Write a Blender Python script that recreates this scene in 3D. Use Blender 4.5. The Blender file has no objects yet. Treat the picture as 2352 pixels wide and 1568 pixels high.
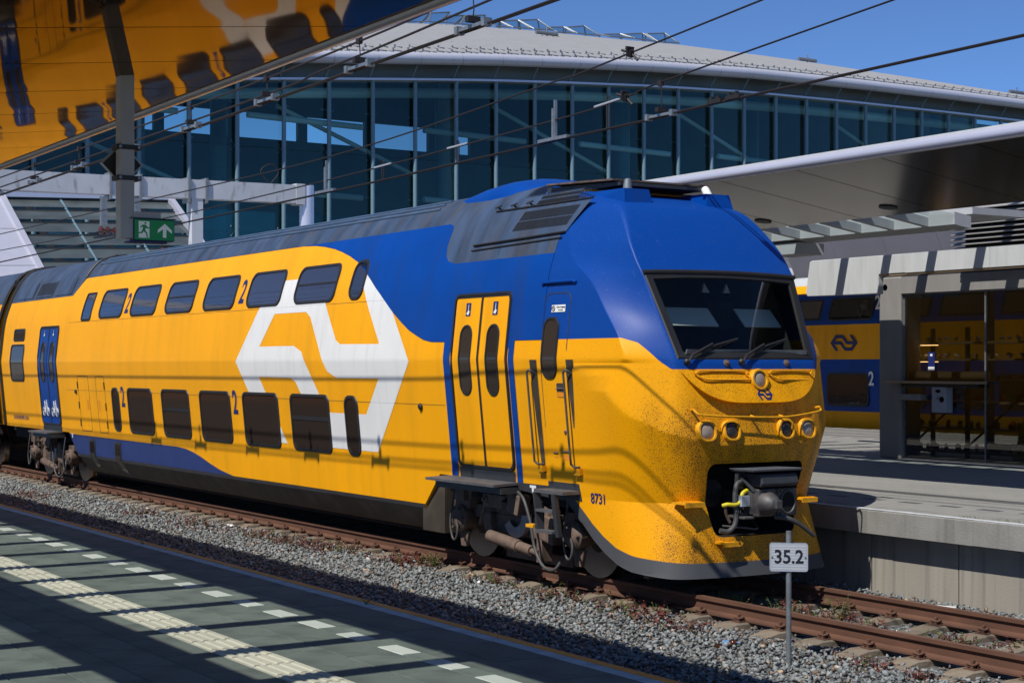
import bpy, bmesh, math, random
import numpy as np
from mathutils import Vector, Matrix, Euler
random.seed(7); rng = np.random.default_rng(7)
sc = bpy.context.scene
# ------------------------------------------------------------ camera, sky, sun
# world: X along the track (train nose points +X, nose at X=0), Y across, rail top z=0
THETA = math.atan(2390/3750.)
cam = bpy.data.cameras.new('camera'); cam.sensor_width = 36; cam.lens = 36*3750/2352.
cam.shift_y = 54/2352.; cam.clip_end = 3000; cam.clip_start = .1
co = bpy.data.objects.new('camera', cam); sc.collection.objects.link(co)
co.location = (13.27, -11.56, 2.4)
co.rotation_euler = (math.pi/2, 0, math.pi/2-THETA)
sc.camera = co
SUN = Vector((.32, -1.0, 1.35)).normalized()
wd = bpy.data.worlds.new('World'); sc.world = wd; wd.use_nodes = True
nt = wd.node_tree; bg = nt.nodes['Background']
sky = nt.nodes.new('ShaderNodeTexSky'); sky.sky_type = 'NISHITA'; sky.sun_disc = False
sky.sun_elevation = math.asin(SUN.z); sky.sun_rotation = math.atan2(SUN.x, SUN.y)
sky.air_density = 1.0; sky.dust_density = 0.0; sky.ozone_density = 10.0; sky.altitude = 4600
nt.links.new(sky.outputs[0], bg.inputs[0]); bg.inputs[1].default_value = .13
sl = bpy.data.lights.new('sun', 'SUN'); sl.energy = 4.8; sl.angle = math.radians(.5); sl.color = (1, .955, .89)
so = bpy.data.objects.new('sun', sl); sc.collection.objects.link(so)
so.rotation_euler = SUN.to_track_quat('Z', 'Y').to_euler(); so.location = (0, -30, 40)
vs = sc.view_settings; vs.view_transform = 'Standard'; vs.look = 'None'; vs.exposure = 0; vs.gamma = 1; vs.use_curve_mapping = False
sc.cycles.max_bounces = 7; sc.cycles.transparent_max_bounces = 14; sc.cycles.caustics_reflective = False
sc.cycles.caustics_refractive = False; sc.cycles.sample_clamp_indirect = 6
# ------------------------------------------------------------ materials
def M(name, col, rough=.5, metal=0., var=0., scale=4., stretch=(1,1,1), bump=0., bscale=40., bstretch=(1,1,1), orand=0., spec=.5, coat=0., dirt=None, dscale=3., dstretch=(1,1,1), damt=.5, dlo=.5, dhi=.7, emit=None):
    m = bpy.data.materials.new(name); m.use_nodes = True
    t = m.node_tree; N = t.nodes; L = t.links; b = N['Principled BSDF']
    c4 = (*col, 1)
    b.inputs['Base Color'].default_value = c4; b.inputs['Roughness'].default_value = rough
    b.inputs['Metallic'].default_value = metal; b.inputs['Specular IOR Level'].default_value = spec
    if coat: b.inputs['Coat Weight'].default_value = coat; b.inputs['Coat Roughness'].default_value = .08
    if emit: b.inputs['Emission Color'].default_value = (*emit[0], 1); b.inputs['Emission Strength'].default_value = emit[1]
    tc = N.new('ShaderNodeTexCoord')
    def noise(sc_, st, det=6):
        mp = N.new('ShaderNodeMapping'); mp.inputs['Scale'].default_value = st
        L.new(tc.outputs['Object'], mp.inputs[0])
        n = N.new('ShaderNodeTexNoise'); n.inputs['Scale'].default_value = sc_; n.inputs['Detail'].default_value = det
        L.new(mp.outputs[0], n.inputs[0]); return n
    cur = None
    if var:
        n = noise(scale, stretch)
        r = N.new('ShaderNodeMapRange'); r.inputs[1].default_value = .3; r.inputs[2].default_value = .7
        r.inputs[3].default_value = 1-var; r.inputs[4].default_value = 1+var; L.new(n.outputs[0], r.inputs[0])
        v = N.new('ShaderNodeVectorMath'); v.operation = 'SCALE'; v.inputs[0].default_value = col; L.new(r.outputs[0], v.inputs['Scale'])
        cur = v.outputs[0]
    if orand:
        oi = N.new('ShaderNodeObjectInfo'); r = N.new('ShaderNodeMapRange')
        r.inputs[3].default_value = 1-orand; r.inputs[4].default_value = 1+orand; L.new(oi.outputs['Random'], r.inputs[0])
        v = N.new('ShaderNodeVectorMath'); v.operation = 'SCALE'; L.new(r.outputs[0], v.inputs['Scale'])
        if cur: L.new(cur, v.inputs[0])
        else: v.inputs[0].default_value = col
        cur = v.outputs[0]
    if dirt:
        n = noise(dscale, dstretch, 8)
        r = N.new('ShaderNodeMapRange'); r.inputs[1].default_value = dlo; r.inputs[2].default_value = dhi; r.inputs[4].default_value = damt; L.new(n.outputs[0], r.inputs[0])
        mx = N.new('ShaderNodeMix'); mx.data_type = 'RGBA'; mx.inputs[7].default_value = (*dirt, 1); mx.inputs[6].default_value = c4
        L.new(r.outputs[0], mx.inputs[0])
        if cur: L.new(cur, mx.inputs[6])
        cur = mx.outputs[2]
    if cur: L.new(cur, b.inputs['Base Color'])
    if bump:
        n = noise(bscale, bstretch, 4); bp = N.new('ShaderNodeBump'); bp.inputs['Strength'].default_value = bump; bp.inputs['Distance'].default_value = .02
        L.new(n.outputs[0], bp.inputs['Height']); L.new(bp.outputs[0], b.inputs['Normal'])
    return m
def glassmat(name, tint, refl=.08, rough=.0, wave=0., gcol=(1,1,1), pane=0.):
    m = bpy.data.materials.new(name); m.use_nodes = True; t = m.node_tree; N = t.nodes; L = t.links; N.clear()
    out = N.new('ShaderNodeOutputMaterial'); mix = N.new('ShaderNodeMixShader'); tr = N.new('ShaderNodeBsdfTransparent'); gl = N.new('ShaderNodeBsdfGlossy')
    tr.inputs[0].default_value = (*tint, 1); gl.inputs['Roughness'].default_value = rough; gl.inputs['Color'].default_value = (*gcol, 1)
    fr = N.new('ShaderNodeLayerWeight'); fr.inputs[0].default_value = .5
    mr = N.new('ShaderNodeMath'); mr.operation = 'POWER'; mr.inputs[1].default_value = 3.
    L.new(fr.outputs['Facing'], mr.inputs[0])
    ad = N.new('ShaderNodeMath'); ad.operation = 'MULTIPLY_ADD'; ad.inputs[1].default_value = .75; ad.inputs[2].default_value = refl; ad.use_clamp = True
    L.new(mr.outputs[0], ad.inputs[0]); L.new(ad.outputs[0], mix.inputs[0])
    L.new(tr.outputs[0], mix.inputs[1]); L.new(gl.outputs[0], mix.inputs[2]); L.new(mix.outputs[0], out.inputs[0])
    if pane:
        oi = N.new('ShaderNodeObjectInfo'); r = N.new('ShaderNodeMapRange'); r.inputs[3].default_value = 1-pane; r.inputs[4].default_value = 1+pane*.3; L.new(oi.outputs['Random'], r.inputs[0])
        v = N.new('ShaderNodeVectorMath'); v.operation = 'SCALE'; v.inputs[0].default_value = tint; L.new(r.outputs[0], v.inputs['Scale']); L.new(v.outputs[0], tr.inputs[0])
    if wave:
        tc = N.new('ShaderNodeTexCoord'); n = N.new('ShaderNodeTexNoise'); n.inputs['Scale'].default_value = .5; bp = N.new('ShaderNodeBump'); bp.inputs['Strength'].default_value = wave; bp.inputs['Distance'].default_value = .05
        L.new(tc.outputs['Object'], n.inputs[0]); L.new(n.outputs[0], bp.inputs['Height']); L.new(bp.outputs[0], gl.inputs['Normal'])
    return m
YEL = (.92, .392, .0010); BLU = (.0008, .052, .29)
mt = {}
mt['yellow'] = M('yellow_paint', YEL, .42, spec=.22, var=.05, scale=1.3, stretch=(1,1,.25), dirt=(.34,.16,.015), dscale=1.6, dstretch=(2.2,1,.22), damt=.30, dlo=.5, dhi=.85, bump=.05, bscale=1.2)
mt['blue'] = M('blue_paint', BLU, .36, spec=.25, var=.10, scale=1.5, dirt=(.02,.035,.09), dscale=1.2, dstretch=(2,1,.3), damt=.4, bump=.03, bscale=1.2)
mt['skirtblue'] = M('faded_blue_paint', (.022,.04,.15), .5, var=.12, scale=3)
mt['white'] = M('white_paint', (.78,.78,.76), .38, var=.03, scale=2, dirt=(.4,.39,.37), dscale=2.4, dstretch=(2.5,1,.35), damt=.3, dlo=.52, dhi=.8)
mt['roof'] = M('weathered_roof_paint', (.034,.062,.118), .62, var=.45, scale=2.2, stretch=(1.6,1,.5), dirt=(.085,.072,.058), dscale=2.0, dstretch=(3.,1,.35), damt=.45, dlo=.45, dhi=.7, bump=.15, bscale=30)
mt['roofrail'] = M('blue_grey_roof_rib', (.07,.12,.2), .6, var=.15)
mt['rubber'] = M('black_rubber', (.018,.017,.017), .55, var=.15)
mt['darkgrey'] = M('dark_grey_paint', (.035,.038,.042), .5, var=.2, scale=6)
mt['skirtdark'] = M('dark_brown_skirt', (.05,.038,.025), .65, var=.25, scale=3, dirt=(.1,.08,.06), damt=.5)
mt['sill'] = M('grey_sill_paint', (.14,.14,.145), .45, var=.15, scale=4)
mt['winglass'] = M('tinted_window_glass', (.024,.020,.022), .03, orand=.6, spec=1., coat=1., bump=.10, bscale=2.2, bstretch=(1,1,2.5))
mt['lowglass'] = M('painted_brown_reflection_glass', (.036,.027,.022), .06, orand=.4, spec=.25, bump=.02, bscale=1.5)  # brown reflection of platform and gravel is put into this base colour
mt['bogie'] = M('rust_brown_running_gear', (.145,.098,.072), .75, var=.3, scale=9, bump=.3, bscale=60, dirt=(.05,.035,.028), dscale=6, damt=.7)
mt['wheel'] = M('wheel_steel', (.022,.016,.013), .6, var=.25, scale=6)
mt['tread'] = M('polished_wheel_tread', (.35,.33,.31), .28, metal=1.)
mt['black'] = M('black_void', (.004,.004,.004), .9)
mt['steel'] = M('grey_steel', (.30,.31,.32), .4, metal=.8, var=.15, scale=8)
mt['galv'] = M('galvanised_steel', (.26,.28,.29), .5, metal=.6, var=.2, scale=14)
mt['wire'] = M('overhead_wire', (.028,.022,.019), .6, metal=.3)
mt['rust'] = M('rusty_rail_side', (.115,.052,.03), .8, var=.25, scale=5, stretch=(.4,1,2), bump=.15, bscale=50)
mt['railtop'] = M('rusty_rail_head', (.15,.075,.048), .5, var=.2, scale=4, stretch=(.3,1,1))
mt['clip'] = M('rusty_rail_clip', (.12,.058,.035), .85, var=.2)
mt['sleeper'] = M('stained_concrete_sleeper', (.20,.165,.12), .9, var=.2, scale=5, dirt=(.13,.08,.045), dscale=4, damt=.7, bump=.3, bscale=40, orand=.12)
mt['slab'] = M('grey_green_paving', (.155,.168,.138), .85, var=.10, scale=9, bump=.25, bscale=110, orand=.14, dirt=(.075,.08,.072), dscale=3.6, damt=.75, dlo=.46, dhi=.72)
mt['slabR'] = M('light_grey_paving', (.25,.245,.225), .85, var=.08, scale=6, bump=.15, bscale=90, orand=.05, dirt=(.2,.19,.175), dscale=1.2, damt=.5)
mt['slabdark'] = M('dark_paving', (.085,.085,.085), .85, var=.1, orand=.08)
mt['whitetile'] = M('white_paving_tile', (.60,.58,.50), .8, var=.06, scale=8, orand=.06, dirt=(.42,.40,.34), dscale=5, damt=.4, bump=.1, bscale=80)
mt['cream'] = M('cream_tactile_tile', (.58,.51,.39), .8, var=.07, scale=8, orand=.06, dirt=(.40,.34,.25), dscale=4, damt=.45)
mt['edgewhite'] = M('worn_white_edge', (.52,.54,.56), .8, var=.12, scale=6, dirt=(.3,.31,.32), dscale=8, damt=.6)
mt['orange'] = M('orange_edge_paint', (.80,.27,.01), .6, var=.1)
mt['concrete'] = M('grey_concrete', (.24,.235,.215), .9, var=.12, scale=2, bump=.2, bscale=50, dirt=(.13,.125,.11), dscale=2, dstretch=(2.5,1,.4), damt=.7)
mt['wallconc'] = M('streaked_platform_wall', (.30,.275,.23), .9, var=.10, scale=1.5, stretch=(3,1,.3), bump=.12, bscale=30, dirt=(.16,.15,.13), dscale=1.6, dstretch=(5,1,.25), damt=.7)
mt['fascia'] = M('pale_fascia_panel', (.52,.54,.54), .6, var=.05, scale=3, stretch=(3,1,.4), dirt=(.36,.36,.35), dscale=3, dstretch=(3,1,.3), damt=.35)
mt['taupe'] = M('taupe_frame_panel', (.25,.24,.225), .55, var=.07, scale=3, stretch=(2,1,.5))
mt['purple'] = M('mauve_grey_wall_panel', (.22,.215,.25), .65, var=.05, scale=2)
mt['whitemetal'] = M('white_coated_metal', (.62,.62,.70), .25, metal=.35, var=.03, scale=2)
mt['gantry'] = M('weathered_white_steel', (.55,.56,.58), .55, var=.06, scale=2, dirt=(.2,.18,.15), dscale=3.5, dstretch=(1.5,1.5,.5), damt=.6, dlo=.56, dhi=.7)
mt['louvre'] = M('grey_louvre_blade', (.36,.355,.34), .5, var=.08)
mt['beam'] = M('grey_roof_beam', (.44,.45,.46), .6, var=.06)
mt['greenglass'] = glassmat('dark_teal_facade_glass', (.56,.82,.82), .05, wave=.3, gcol=(.48,.88,.92), pane=.45)
mt['kioskglass'] = glassmat('kiosk_glass', (.52,.53,.51), .06)
mt['screen'] = glassmat('windscreen_glass', (.66,.70,.66), .02)
mt['clearglass'] = glassmat('clear_glass', (.75,.85,.85), .07)
mt['stairglass'] = M('stair_roof_glass', (.075,.09,.088), .12, spec=.5, var=.25, scale=.7)
mt['darksteel'] = M('worn_step_steel', (.085,.085,.09), .6, var=.25, scale=8)
mt['lens'] = M('ribbed_lamp_lens', (.30,.24,.19), .12, spec=.8, bump=.4, bscale=25, bstretch=(.1,6,.1))
mt['tail'] = M('dark_lamp_lens', (.03,.024,.026), .35, bump=.5, bscale=90)
mt['mullion'] = M('blue_grey_mullion', (.15,.25,.30), .45, var=.05)
mt['hallroof'] = M('grey_standing_seam_roof', (.29,.29,.295), .55, var=.06, scale=1)
mt['eave'] = M('satin_eave_tube', (.58,.59,.66), .32, metal=.25, var=.03)
mt['interior'] = M('dark_interior', (.17,.21,.22), .8, var=.2, scale=.3)
mt['innerwhite'] = M('interior_white_tube', (.75,.76,.74), .5)
mt['brownwall'] = M('brown_interior_wall', (.16,.09,.06), .8, var=.15, scale=.5)
mt['green'] = M('green_sign_face', (.004,.16,.04), .35, emit=((.0,.5,.13), .06))
mt['signwhite'] = M('sign_white', (.8,.82,.8), .4)
mt['exitwhite'] = M('exit_sign_white', (.8,.82,.8), .4, emit=((.9,1,.95), .08))
mt['signgrey'] = M('grey_sign_plate', (.36,.39,.44), .45, var=.05)
mt['polegrey'] = M('brown_grey_pole', (.56,.53,.52), .5, var=.06)
mt['navy'] = M('navy_print', (.012,.022,.13), .45)
mt['ink'] = M('black_print', (.012,.012,.02), .5)
mt['wood'] = M('light_wood', (.42,.29,.17), .6, var=.15, scale=4, stretch=(.5,6,6))
mt['yelhose'] = M('yellow_hose', (.62,.52,.02), .5, var=.15, scale=12)
mt['hose'] = M('grey_black_hose', (.06,.06,.06), .6, var=.2, scale=20)
mt['coupler'] = M('grimy_coupler_steel', (.085,.083,.082), .55, metal=.3, var=.3, scale=12, dirt=(.12,.085,.06), dscale=18, damt=.6, dlo=.52, dhi=.62)
mt['paper'] = M('white_litter', (.8,.8,.78), .7)
mt['ballast'] = M('ballast_bed', (.105,.105,.10), .95, var=.4, scale=18, bump=1., bscale=25)
mt['earth'] = M('ground_earth', (.12,.115,.10), .95, var=.2, scale=.5)
mt['insul'] = M('brown_insulator', (.09,.022,.018), .2, spec=.7)
mt['shelflight'] = M('shelf_light_strip', (.8,.5,.2), .5, emit=((1,.55,.2), 9.))
mt['lamp'] = M('ceiling_lamp', (.8,.7,.5), .5, emit=((1,.75,.45), 12.))
mt['grille'] = M('yellow_step_grating', (.80,.36,.004), .5, var=.15, scale=20)
def soffit_mat():
    m = M('polished_soffit_metal', (.24,.17,.11), .035, metal=.88); t = m.node_tree; N = t.nodes; L = t.links; N['Principled BSDF'].inputs['Specular Tint'].default_value = (.34,.26,.19,1)
    tc = N.new('ShaderNodeTexCoord'); mp = N.new('ShaderNodeMapping'); mp.inputs['Scale'].default_value = (1.,.45,1); n = N.new('ShaderNodeTexNoise'); n.inputs['Scale'].default_value = .62; n.inputs['Detail'].default_value = 1.0
    bp = N.new('ShaderNodeBump'); bp.inputs['Strength'].default_value = .22; bp.inputs['Distance'].default_value = .045
    L.new(tc.outputs['Object'], mp.inputs[0]); L.new(mp.outputs[0], n.inputs[0]); L.new(n.outputs[0], bp.inputs['Height']); L.new(bp.outputs[0], N['Principled BSDF'].inputs['Normal'])
    return m
mt['soffit'] = soffit_mat()
mt['soffitR'] = M('dull_brown_soffit_metal', (.19,.17,.155), .17, metal=.9, var=.1, scale=1.2)
def nose_mat():
    m = bpy.data.materials.new('nose_livery_paint'); m.use_nodes = True; t = m.node_tree; N = t.nodes; L = t.links; b = N['Principled BSDF']
    b.inputs['Roughness'].default_value = .44; b.inputs['Specular IOR Level'].default_value = .22
    def attr(n):
        a = N.new('ShaderNodeAttribute'); a.attribute_name = n; return a.outputs['Fac']
    def step(o, w=.004):
        r = N.new('ShaderNodeMapRange'); r.inputs[1].default_value = -w; r.inputs[2].default_value = w; L.new(o, r.inputs[0]); return r.outputs[0]
    def mix(f, a, c):
        x = N.new('ShaderNodeMix'); x.data_type = 'RGBA'; L.new(f, x.inputs[0])
        for i, v in ((6, a), (7, c)):
            if isinstance(v, tuple): x.inputs[i].default_value = (*v, 1)
            else: L.new(v, x.inputs[i])
        return x.outputs[2]
    c = mix(step(attr('liv')), YEL, BLU)
    tc = N.new('ShaderNodeTexCoord')
    # grime veil and insect / brake dust speckles
    n0 = N.new('ShaderNodeTexNoise'); n0.inputs['Scale'].default_value = 2.5; n0.inputs['Detail'].default_value = 6; mp0 = N.new('ShaderNodeMapping'); mp0.inputs['Scale'].default_value = (1.6,1.6,.55); L.new(tc.outputs['Object'], mp0.inputs[0]); L.new(mp0.outputs[0], n0.inputs[0])
    d = attr('dirt')
    mu = N.new('ShaderNodeMath'); mu.operation = 'MULTIPLY'; L.new(d, mu.inputs[0]); L.new(n0.outputs[0], mu.inputs[1])
    mu2 = N.new('ShaderNodeMath'); mu2.operation = 'MULTIPLY'; mu2.inputs[1].default_value = .42; mu2.use_clamp = True; L.new(mu.outputs[0], mu2.inputs[0])
    c = mix(mu2.outputs[0], c, (.20, .085, .006))
    for sc_, th in ((85, .60), (170, .60)):
        n1 = N.new('ShaderNodeTexNoise'); n1.inputs['Scale'].default_value = sc_; n1.inputs['Detail'].default_value = 2; L.new(tc.outputs['Object'], n1.inputs[0])
        s = N.new('ShaderNodeMath'); s.operation = 'MULTIPLY_ADD'; s.inputs[1].default_value = .30; L.new(mu.outputs[0], s.inputs[0]); L.new(n1.outputs[0], s.inputs[2])
        r = N.new('ShaderNodeMapRange'); r.inputs[1].default_value = th+.05; r.inputs[2].default_value = th+.16; r.inputs[4].default_value = .75; L.new(s.outputs[0], r.inputs[0])
        c = mix(r.outputs[0], c, (.035, .022, .012))
    # pale scuffs on the blue
    n2 = N.new('ShaderNodeTexNoise'); n2.inputs['Scale'].default_value = 70; L.new(tc.outputs['Object'], n2.inputs[0])
    r = N.new('ShaderNodeMapRange'); r.inputs[1].default_value = .70; r.inputs[2].default_value = .74; r.inputs[4].default_value = .4; L.new(n2.outputs[0], r.inputs[0])
    lv = N.new('ShaderNodeMath'); lv.operation = 'MULTIPLY'; L.new(r.outputs[0], lv.inputs[0]); L.new(step(attr('liv')), lv.inputs[1])
    c = mix(lv.outputs[0], c, (.3, .38, .5))
    c = mix(step(attr('band')), (.075, .078, .085), c)
    L.new(c, b.inputs['Base Color'])
    return m
mt['nose'] = nose_mat()
def stone_mat():
    m = M('grey_ballast_stone', (.3,.3,.3), .9, bump=.0, bscale=60); t = m.node_tree
    a = t.nodes.new('ShaderNodeAttribute'); a.attribute_name = 'col'; t.links.new(a.outputs['Color'], t.nodes['Principled BSDF'].inputs['Base Color']); return m
mt['stone'] = stone_mat()
mt['weed'] = stone_mat(); mt['weed'].name = 'weed_leaf'
# ------------------------------------------------------------ mesh helpers
WL = {}
def link(o, parent=None):
    sc.collection.objects.link(o)
    if parent is not None:
        o.parent = parent; o.matrix_parent_inverse = Matrix.Translation(-Vector(WL.get(parent.name, (0,0,0))))
    return o
def tag(o, label, cat, group=None):
    o['label'] = label; o['category'] = cat
    if group: o['group'] = group
    return o
def thing(name, label, cat, loc=(0,0,0), group=None):
    o = bpy.data.objects.new(name, None); o.location = loc; o.empty_display_size = .2
    sc.collection.objects.link(o); WL[o.name] = tuple(loc); return tag(o, label, cat, group)
def kind(o, k): o['kind'] = k; return o
def obj_from(name, me, mat, parent=None, smooth=False, loc=None):
    if mat is not None and not me.materials: me.materials.append(mt[mat])
    if smooth:
        me.polygons.foreach_set('use_smooth', [True]*len(me.polygons)); me.set_sharp_from_angle(angle=.61)
    o = bpy.data.objects.new(name, me)
    if loc is not None: o.location = loc; WL[o.name] = tuple(loc)
    return link(o, parent)
class MB:
    def __init__(s): s.v = []; s.f = []
    def add(s, v, f):
        n = len(s.v); s.v += [tuple(p) for p in v]; s.f += [tuple(i+n for i in q) for q in f]; return s
    def box(s, x0, x1, y0, y1, z0, z1):
        v = [(x,y,z) for z in (z0,z1) for y in (y0,y1) for x in (x0,x1)]
        return s.add(v, [(0,2,3,1),(4,5,7,6),(0,1,5,4),(2,6,7,3),(0,4,6,2),(1,3,7,5)])
    def obox(s, c, size, rot=(0,0,0)):
        R = Euler(rot).to_matrix(); h = [q/2 for q in size]
        v = [Vector(c)+R@Vector((x*h[0],y*h[1],z*h[2])) for z in (-1,1) for y in (-1,1) for x in (-1,1)]
        return s.add(v, [(0,2,3,1),(4,5,7,6),(0,1,5,4),(2,6,7,3),(0,4,6,2),(1,3,7,5)])
    def bar(s, p, q, w, h, up=(0,0,1)):
        p, q = Vector(p), Vector(q); d = (q-p).normalized(); u = Vector(up)
        a = d.cross(u)
        if a.length < 1e-4: a = d.cross(Vector((1,0,0)))
        a.normalize(); b = a.cross(d)
        v = [e+a*i*w/2+b*j*h/2 for e in (p,q) for i,j in ((-1,-1),(1,-1),(1,1),(-1,1))]
        return s.add(v, [(3,2,1,0),(4,5,6,7),(0,1,5,4),(1,2,6,5),(2,3,7,6),(3,0,4,7)])
    def prism(s, poly, vec):
        n = len(poly); p = [Vector(q) for q in poly]; vec = Vector(vec)
        return s.add(p+[q+vec for q in p], [tuple(range(n))[::-1], tuple(range(n,2*n))]+[(i,(i+1)%n,(i+1)%n+n,i+n) for i in range(n)])
    def tube(s, pts, r, n=8, caps=True, closed=False):
        P = [Vector(p) for p in pts]; m = len(P); rs = r if isinstance(r, (list,tuple)) else [r]*m
        base = len(s.v); pu = None
        for i, p in enumerate(P):
            a = P[(i-1) % m] if (closed or i > 0) else p; b = P[(i+1) % m] if (closed or i < m-1) else p
            t = (b-a).normalized()
            if pu is None: pu = t.orthogonal().normalized()
            else:
                pu = pu-t*pu.dot(t)
                pu = pu.normalized() if pu.length > 1e-6 else t.orthogonal().normalized()
            w = t.cross(pu)
            for k in range(n):
                an = 2*math.pi*k/n; s.v.append(tuple(p+(pu*math.cos(an)+w*math.sin(an))*rs[i]))
        for i in range(m if closed else m-1):
            j = (i+1) % m
            for k in range(n):
                k2 = (k+1) % n; s.f.append((base+i*n+k, base+i*n+k2, base+j*n+k2, base+j*n+k))
        if caps and not closed:
            s.f.append(tuple(base+k for k in range(n))[::-1]); s.f.append(tuple(base+(m-1)*n+k for k in range(n)))
        return s
    def cyl(s, p, q, r, r2=None, n=16): return s.tube([p, q], [r, r if r2 is None else r2], n)
    def lathe(s, prof, org, axis, n=24):
        ax = Vector(axis).normalized(); u = ax.orthogonal().normalized(); w = ax.cross(u); base = len(s.v); o = Vector(org)
        for r, h in prof:
            for k in range(n):
                an = 2*math.pi*k/n; s.v.append(tuple(o+ax*h+(u*math.cos(an)+w*math.sin(an))*r))
        for i in range(len(prof)-1):
            for k in range(n):
                k2 = (k+1) % n; s.f.append((base+i*n+k, base+i*n+k2, base+(i+1)*n+k2, base+(i+1)*n+k))
        if prof[0][0] > 1e-5: s.f.append(tuple(base+k for k in range(n))[::-1])
        if prof[-1][0] > 1e-5: s.f.append(tuple(base+(len(prof)-1)*n+k for k in range(n)))
        return s
    def mesh(s, name):
        me = bpy.data.meshes.new(name); me.from_pydata(s.v, [], s.f); me.update(); return me
    def build(s, name, mat, parent=None, smooth=False, loc=None, bevel=0):
        o = obj_from(name, s.mesh(name), mat, parent, smooth, loc)
        if bevel:
            b = o.modifiers.new('bevel', 'BEVEL'); b.width = bevel; b.segments = 2; b.limit_method = 'ANGLE'
        return o
def bez(pts, n=16):
    # catmull-rom through the points
    P = [Vector(p) for p in pts]; P = [P[0]*2-P[1]]+P+[P[-1]*2-P[-2]]; out = []
    for i in range(1, len(P)-2):
        for k in range(n):
            t = k/n; a, b, c, d = P[i-1:i+3]
            out.append(.5*((2*b)+(c-a)*t+(2*a-5*b+4*c-d)*t*t+(3*b-a-3*c+d)*t**3))
    return out+[P[-2]]
def text_polys(txt, size):
    cu = bpy.data.curves.new('t', 'FONT'); cu.body = txt; cu.size = size; cu.align_x = 'CENTER'; cu.align_y = 'CENTER'; cu.offset = size*.022
    o = bpy.data.objects.new('t', cu); sc.collection.objects.link(o)
    me = bpy.data.meshes.new_from_object(o.evaluated_get(bpy.context.evaluated_depsgraph_get()))
    v = [tuple(p.co) for p in me.vertices]; f = [tuple(p.vertices) for p in me.polygons]
    bpy.data.objects.remove(o); bpy.data.curves.remove(cu); bpy.data.meshes.remove(me)
    return v, f
def fill(loops):
    bm = bmesh.new(); es = []
    for lp in loops:
        vs_ = [bm.verts.new((p[0], p[1], 0)) for p in lp]
        es += [bm.edges.new((vs_[i], vs_[(i+1) % len(vs_)])) for i in range(len(vs_))]
    bmesh.ops.triangle_fill(bm, use_beauty=True, use_dissolve=False, edges=es)
    bm.verts.index_update()
    v = [tuple(p.co) for p in bm.verts]; f = [tuple(q.index for q in p.verts) for p in bm.faces]; bm.free(); return v, f
def flat_decal(name, vf, fn, mat, parent=None, flip=False):
    v, f = vf; m = MB(); m.add([fn(p[0], p[1]) for p in v], [q[::-1] for q in f] if flip else f); return m.build(name, mat, parent)
H_OUT = [(-2.82,0),(-1.75,1.22),(-.30,1.22),(-.16,1.15),(.21,.82),(.66,.30),(.80,.24),(1.97,.23),(1.13,1.22),(1.75,1.22)]
H_IN = [(-1.95,.23),(-1.5,.72),(-.40,.72),(-.24,.64),(.27,.03),(.42,-.14),(.70,-.23)]
LOGO = fill([H_OUT+[(-x,-y) for x,y in H_OUT], H_IN+[(-x,-y) for x,y in H_IN]])
# ------------------------------------------------------------ ground, ballast, track
o = MB().add([(-900,-900,-.5),(900,-900,-.5),(900,900,-.5),(-900,900,-.5)], [(0,1,2,3)]).build('ground', 'earth'); kind(o, 'structure')
m = MB(); xs = [-60+i*1.5 for i in range(55)]; ys = [-6.2,-5,-3.5,-1.2,-.75,0,.75,1.2,2.05]; zz = [-.36,-.33,-.31,-.25,-.225,-.24,-.225,-.25,-.2]
for x in xs:
    for y, z in zip(ys, zz): m.v.append((x, y, z))
n = len(ys)
for i in range(len(xs)-1):
    for j in range(n-1): m.f.append((i*n+j, (i+1)*n+j, (i+1)*n+j+1, i*n+j+1))
kind(m.build('terrain', 'ballast'), 'structure')
def bedz(y): return np.interp(y, ys, zz)
def hull(seed, k=10, r=(1,1,1)):
    rr = random.Random(seed); bm = bmesh.new()
    for _ in range(k):
        v = Vector((rr.gauss(0,1), rr.gauss(0,1), rr.gauss(0,1))).normalized()*rr.uniform(.75,1.05)
        bm.verts.new((v.x*r[0], v.y*r[1], v.z*r[2]))
    bmesh.ops.convex_hull(bm, input=bm.verts[:]); bmesh.ops.delete(bm, geom=[v for v in bm.verts if not v.link_faces], context='VERTS')
    bmesh.ops.triangulate(bm, faces=bm.faces[:]); bm.verts.index_update()
    v = np.array([p.co[:] for p in bm.verts]); f = np.array([[q.index for q in p.verts] for p in bm.faces]); bm.free(); return v, f
VAR = [hull(i, random.choice((7,8,9)), (1.1, random.uniform(.6,1.), random.uniform(.5,.85))) for i in range(24)]
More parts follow.
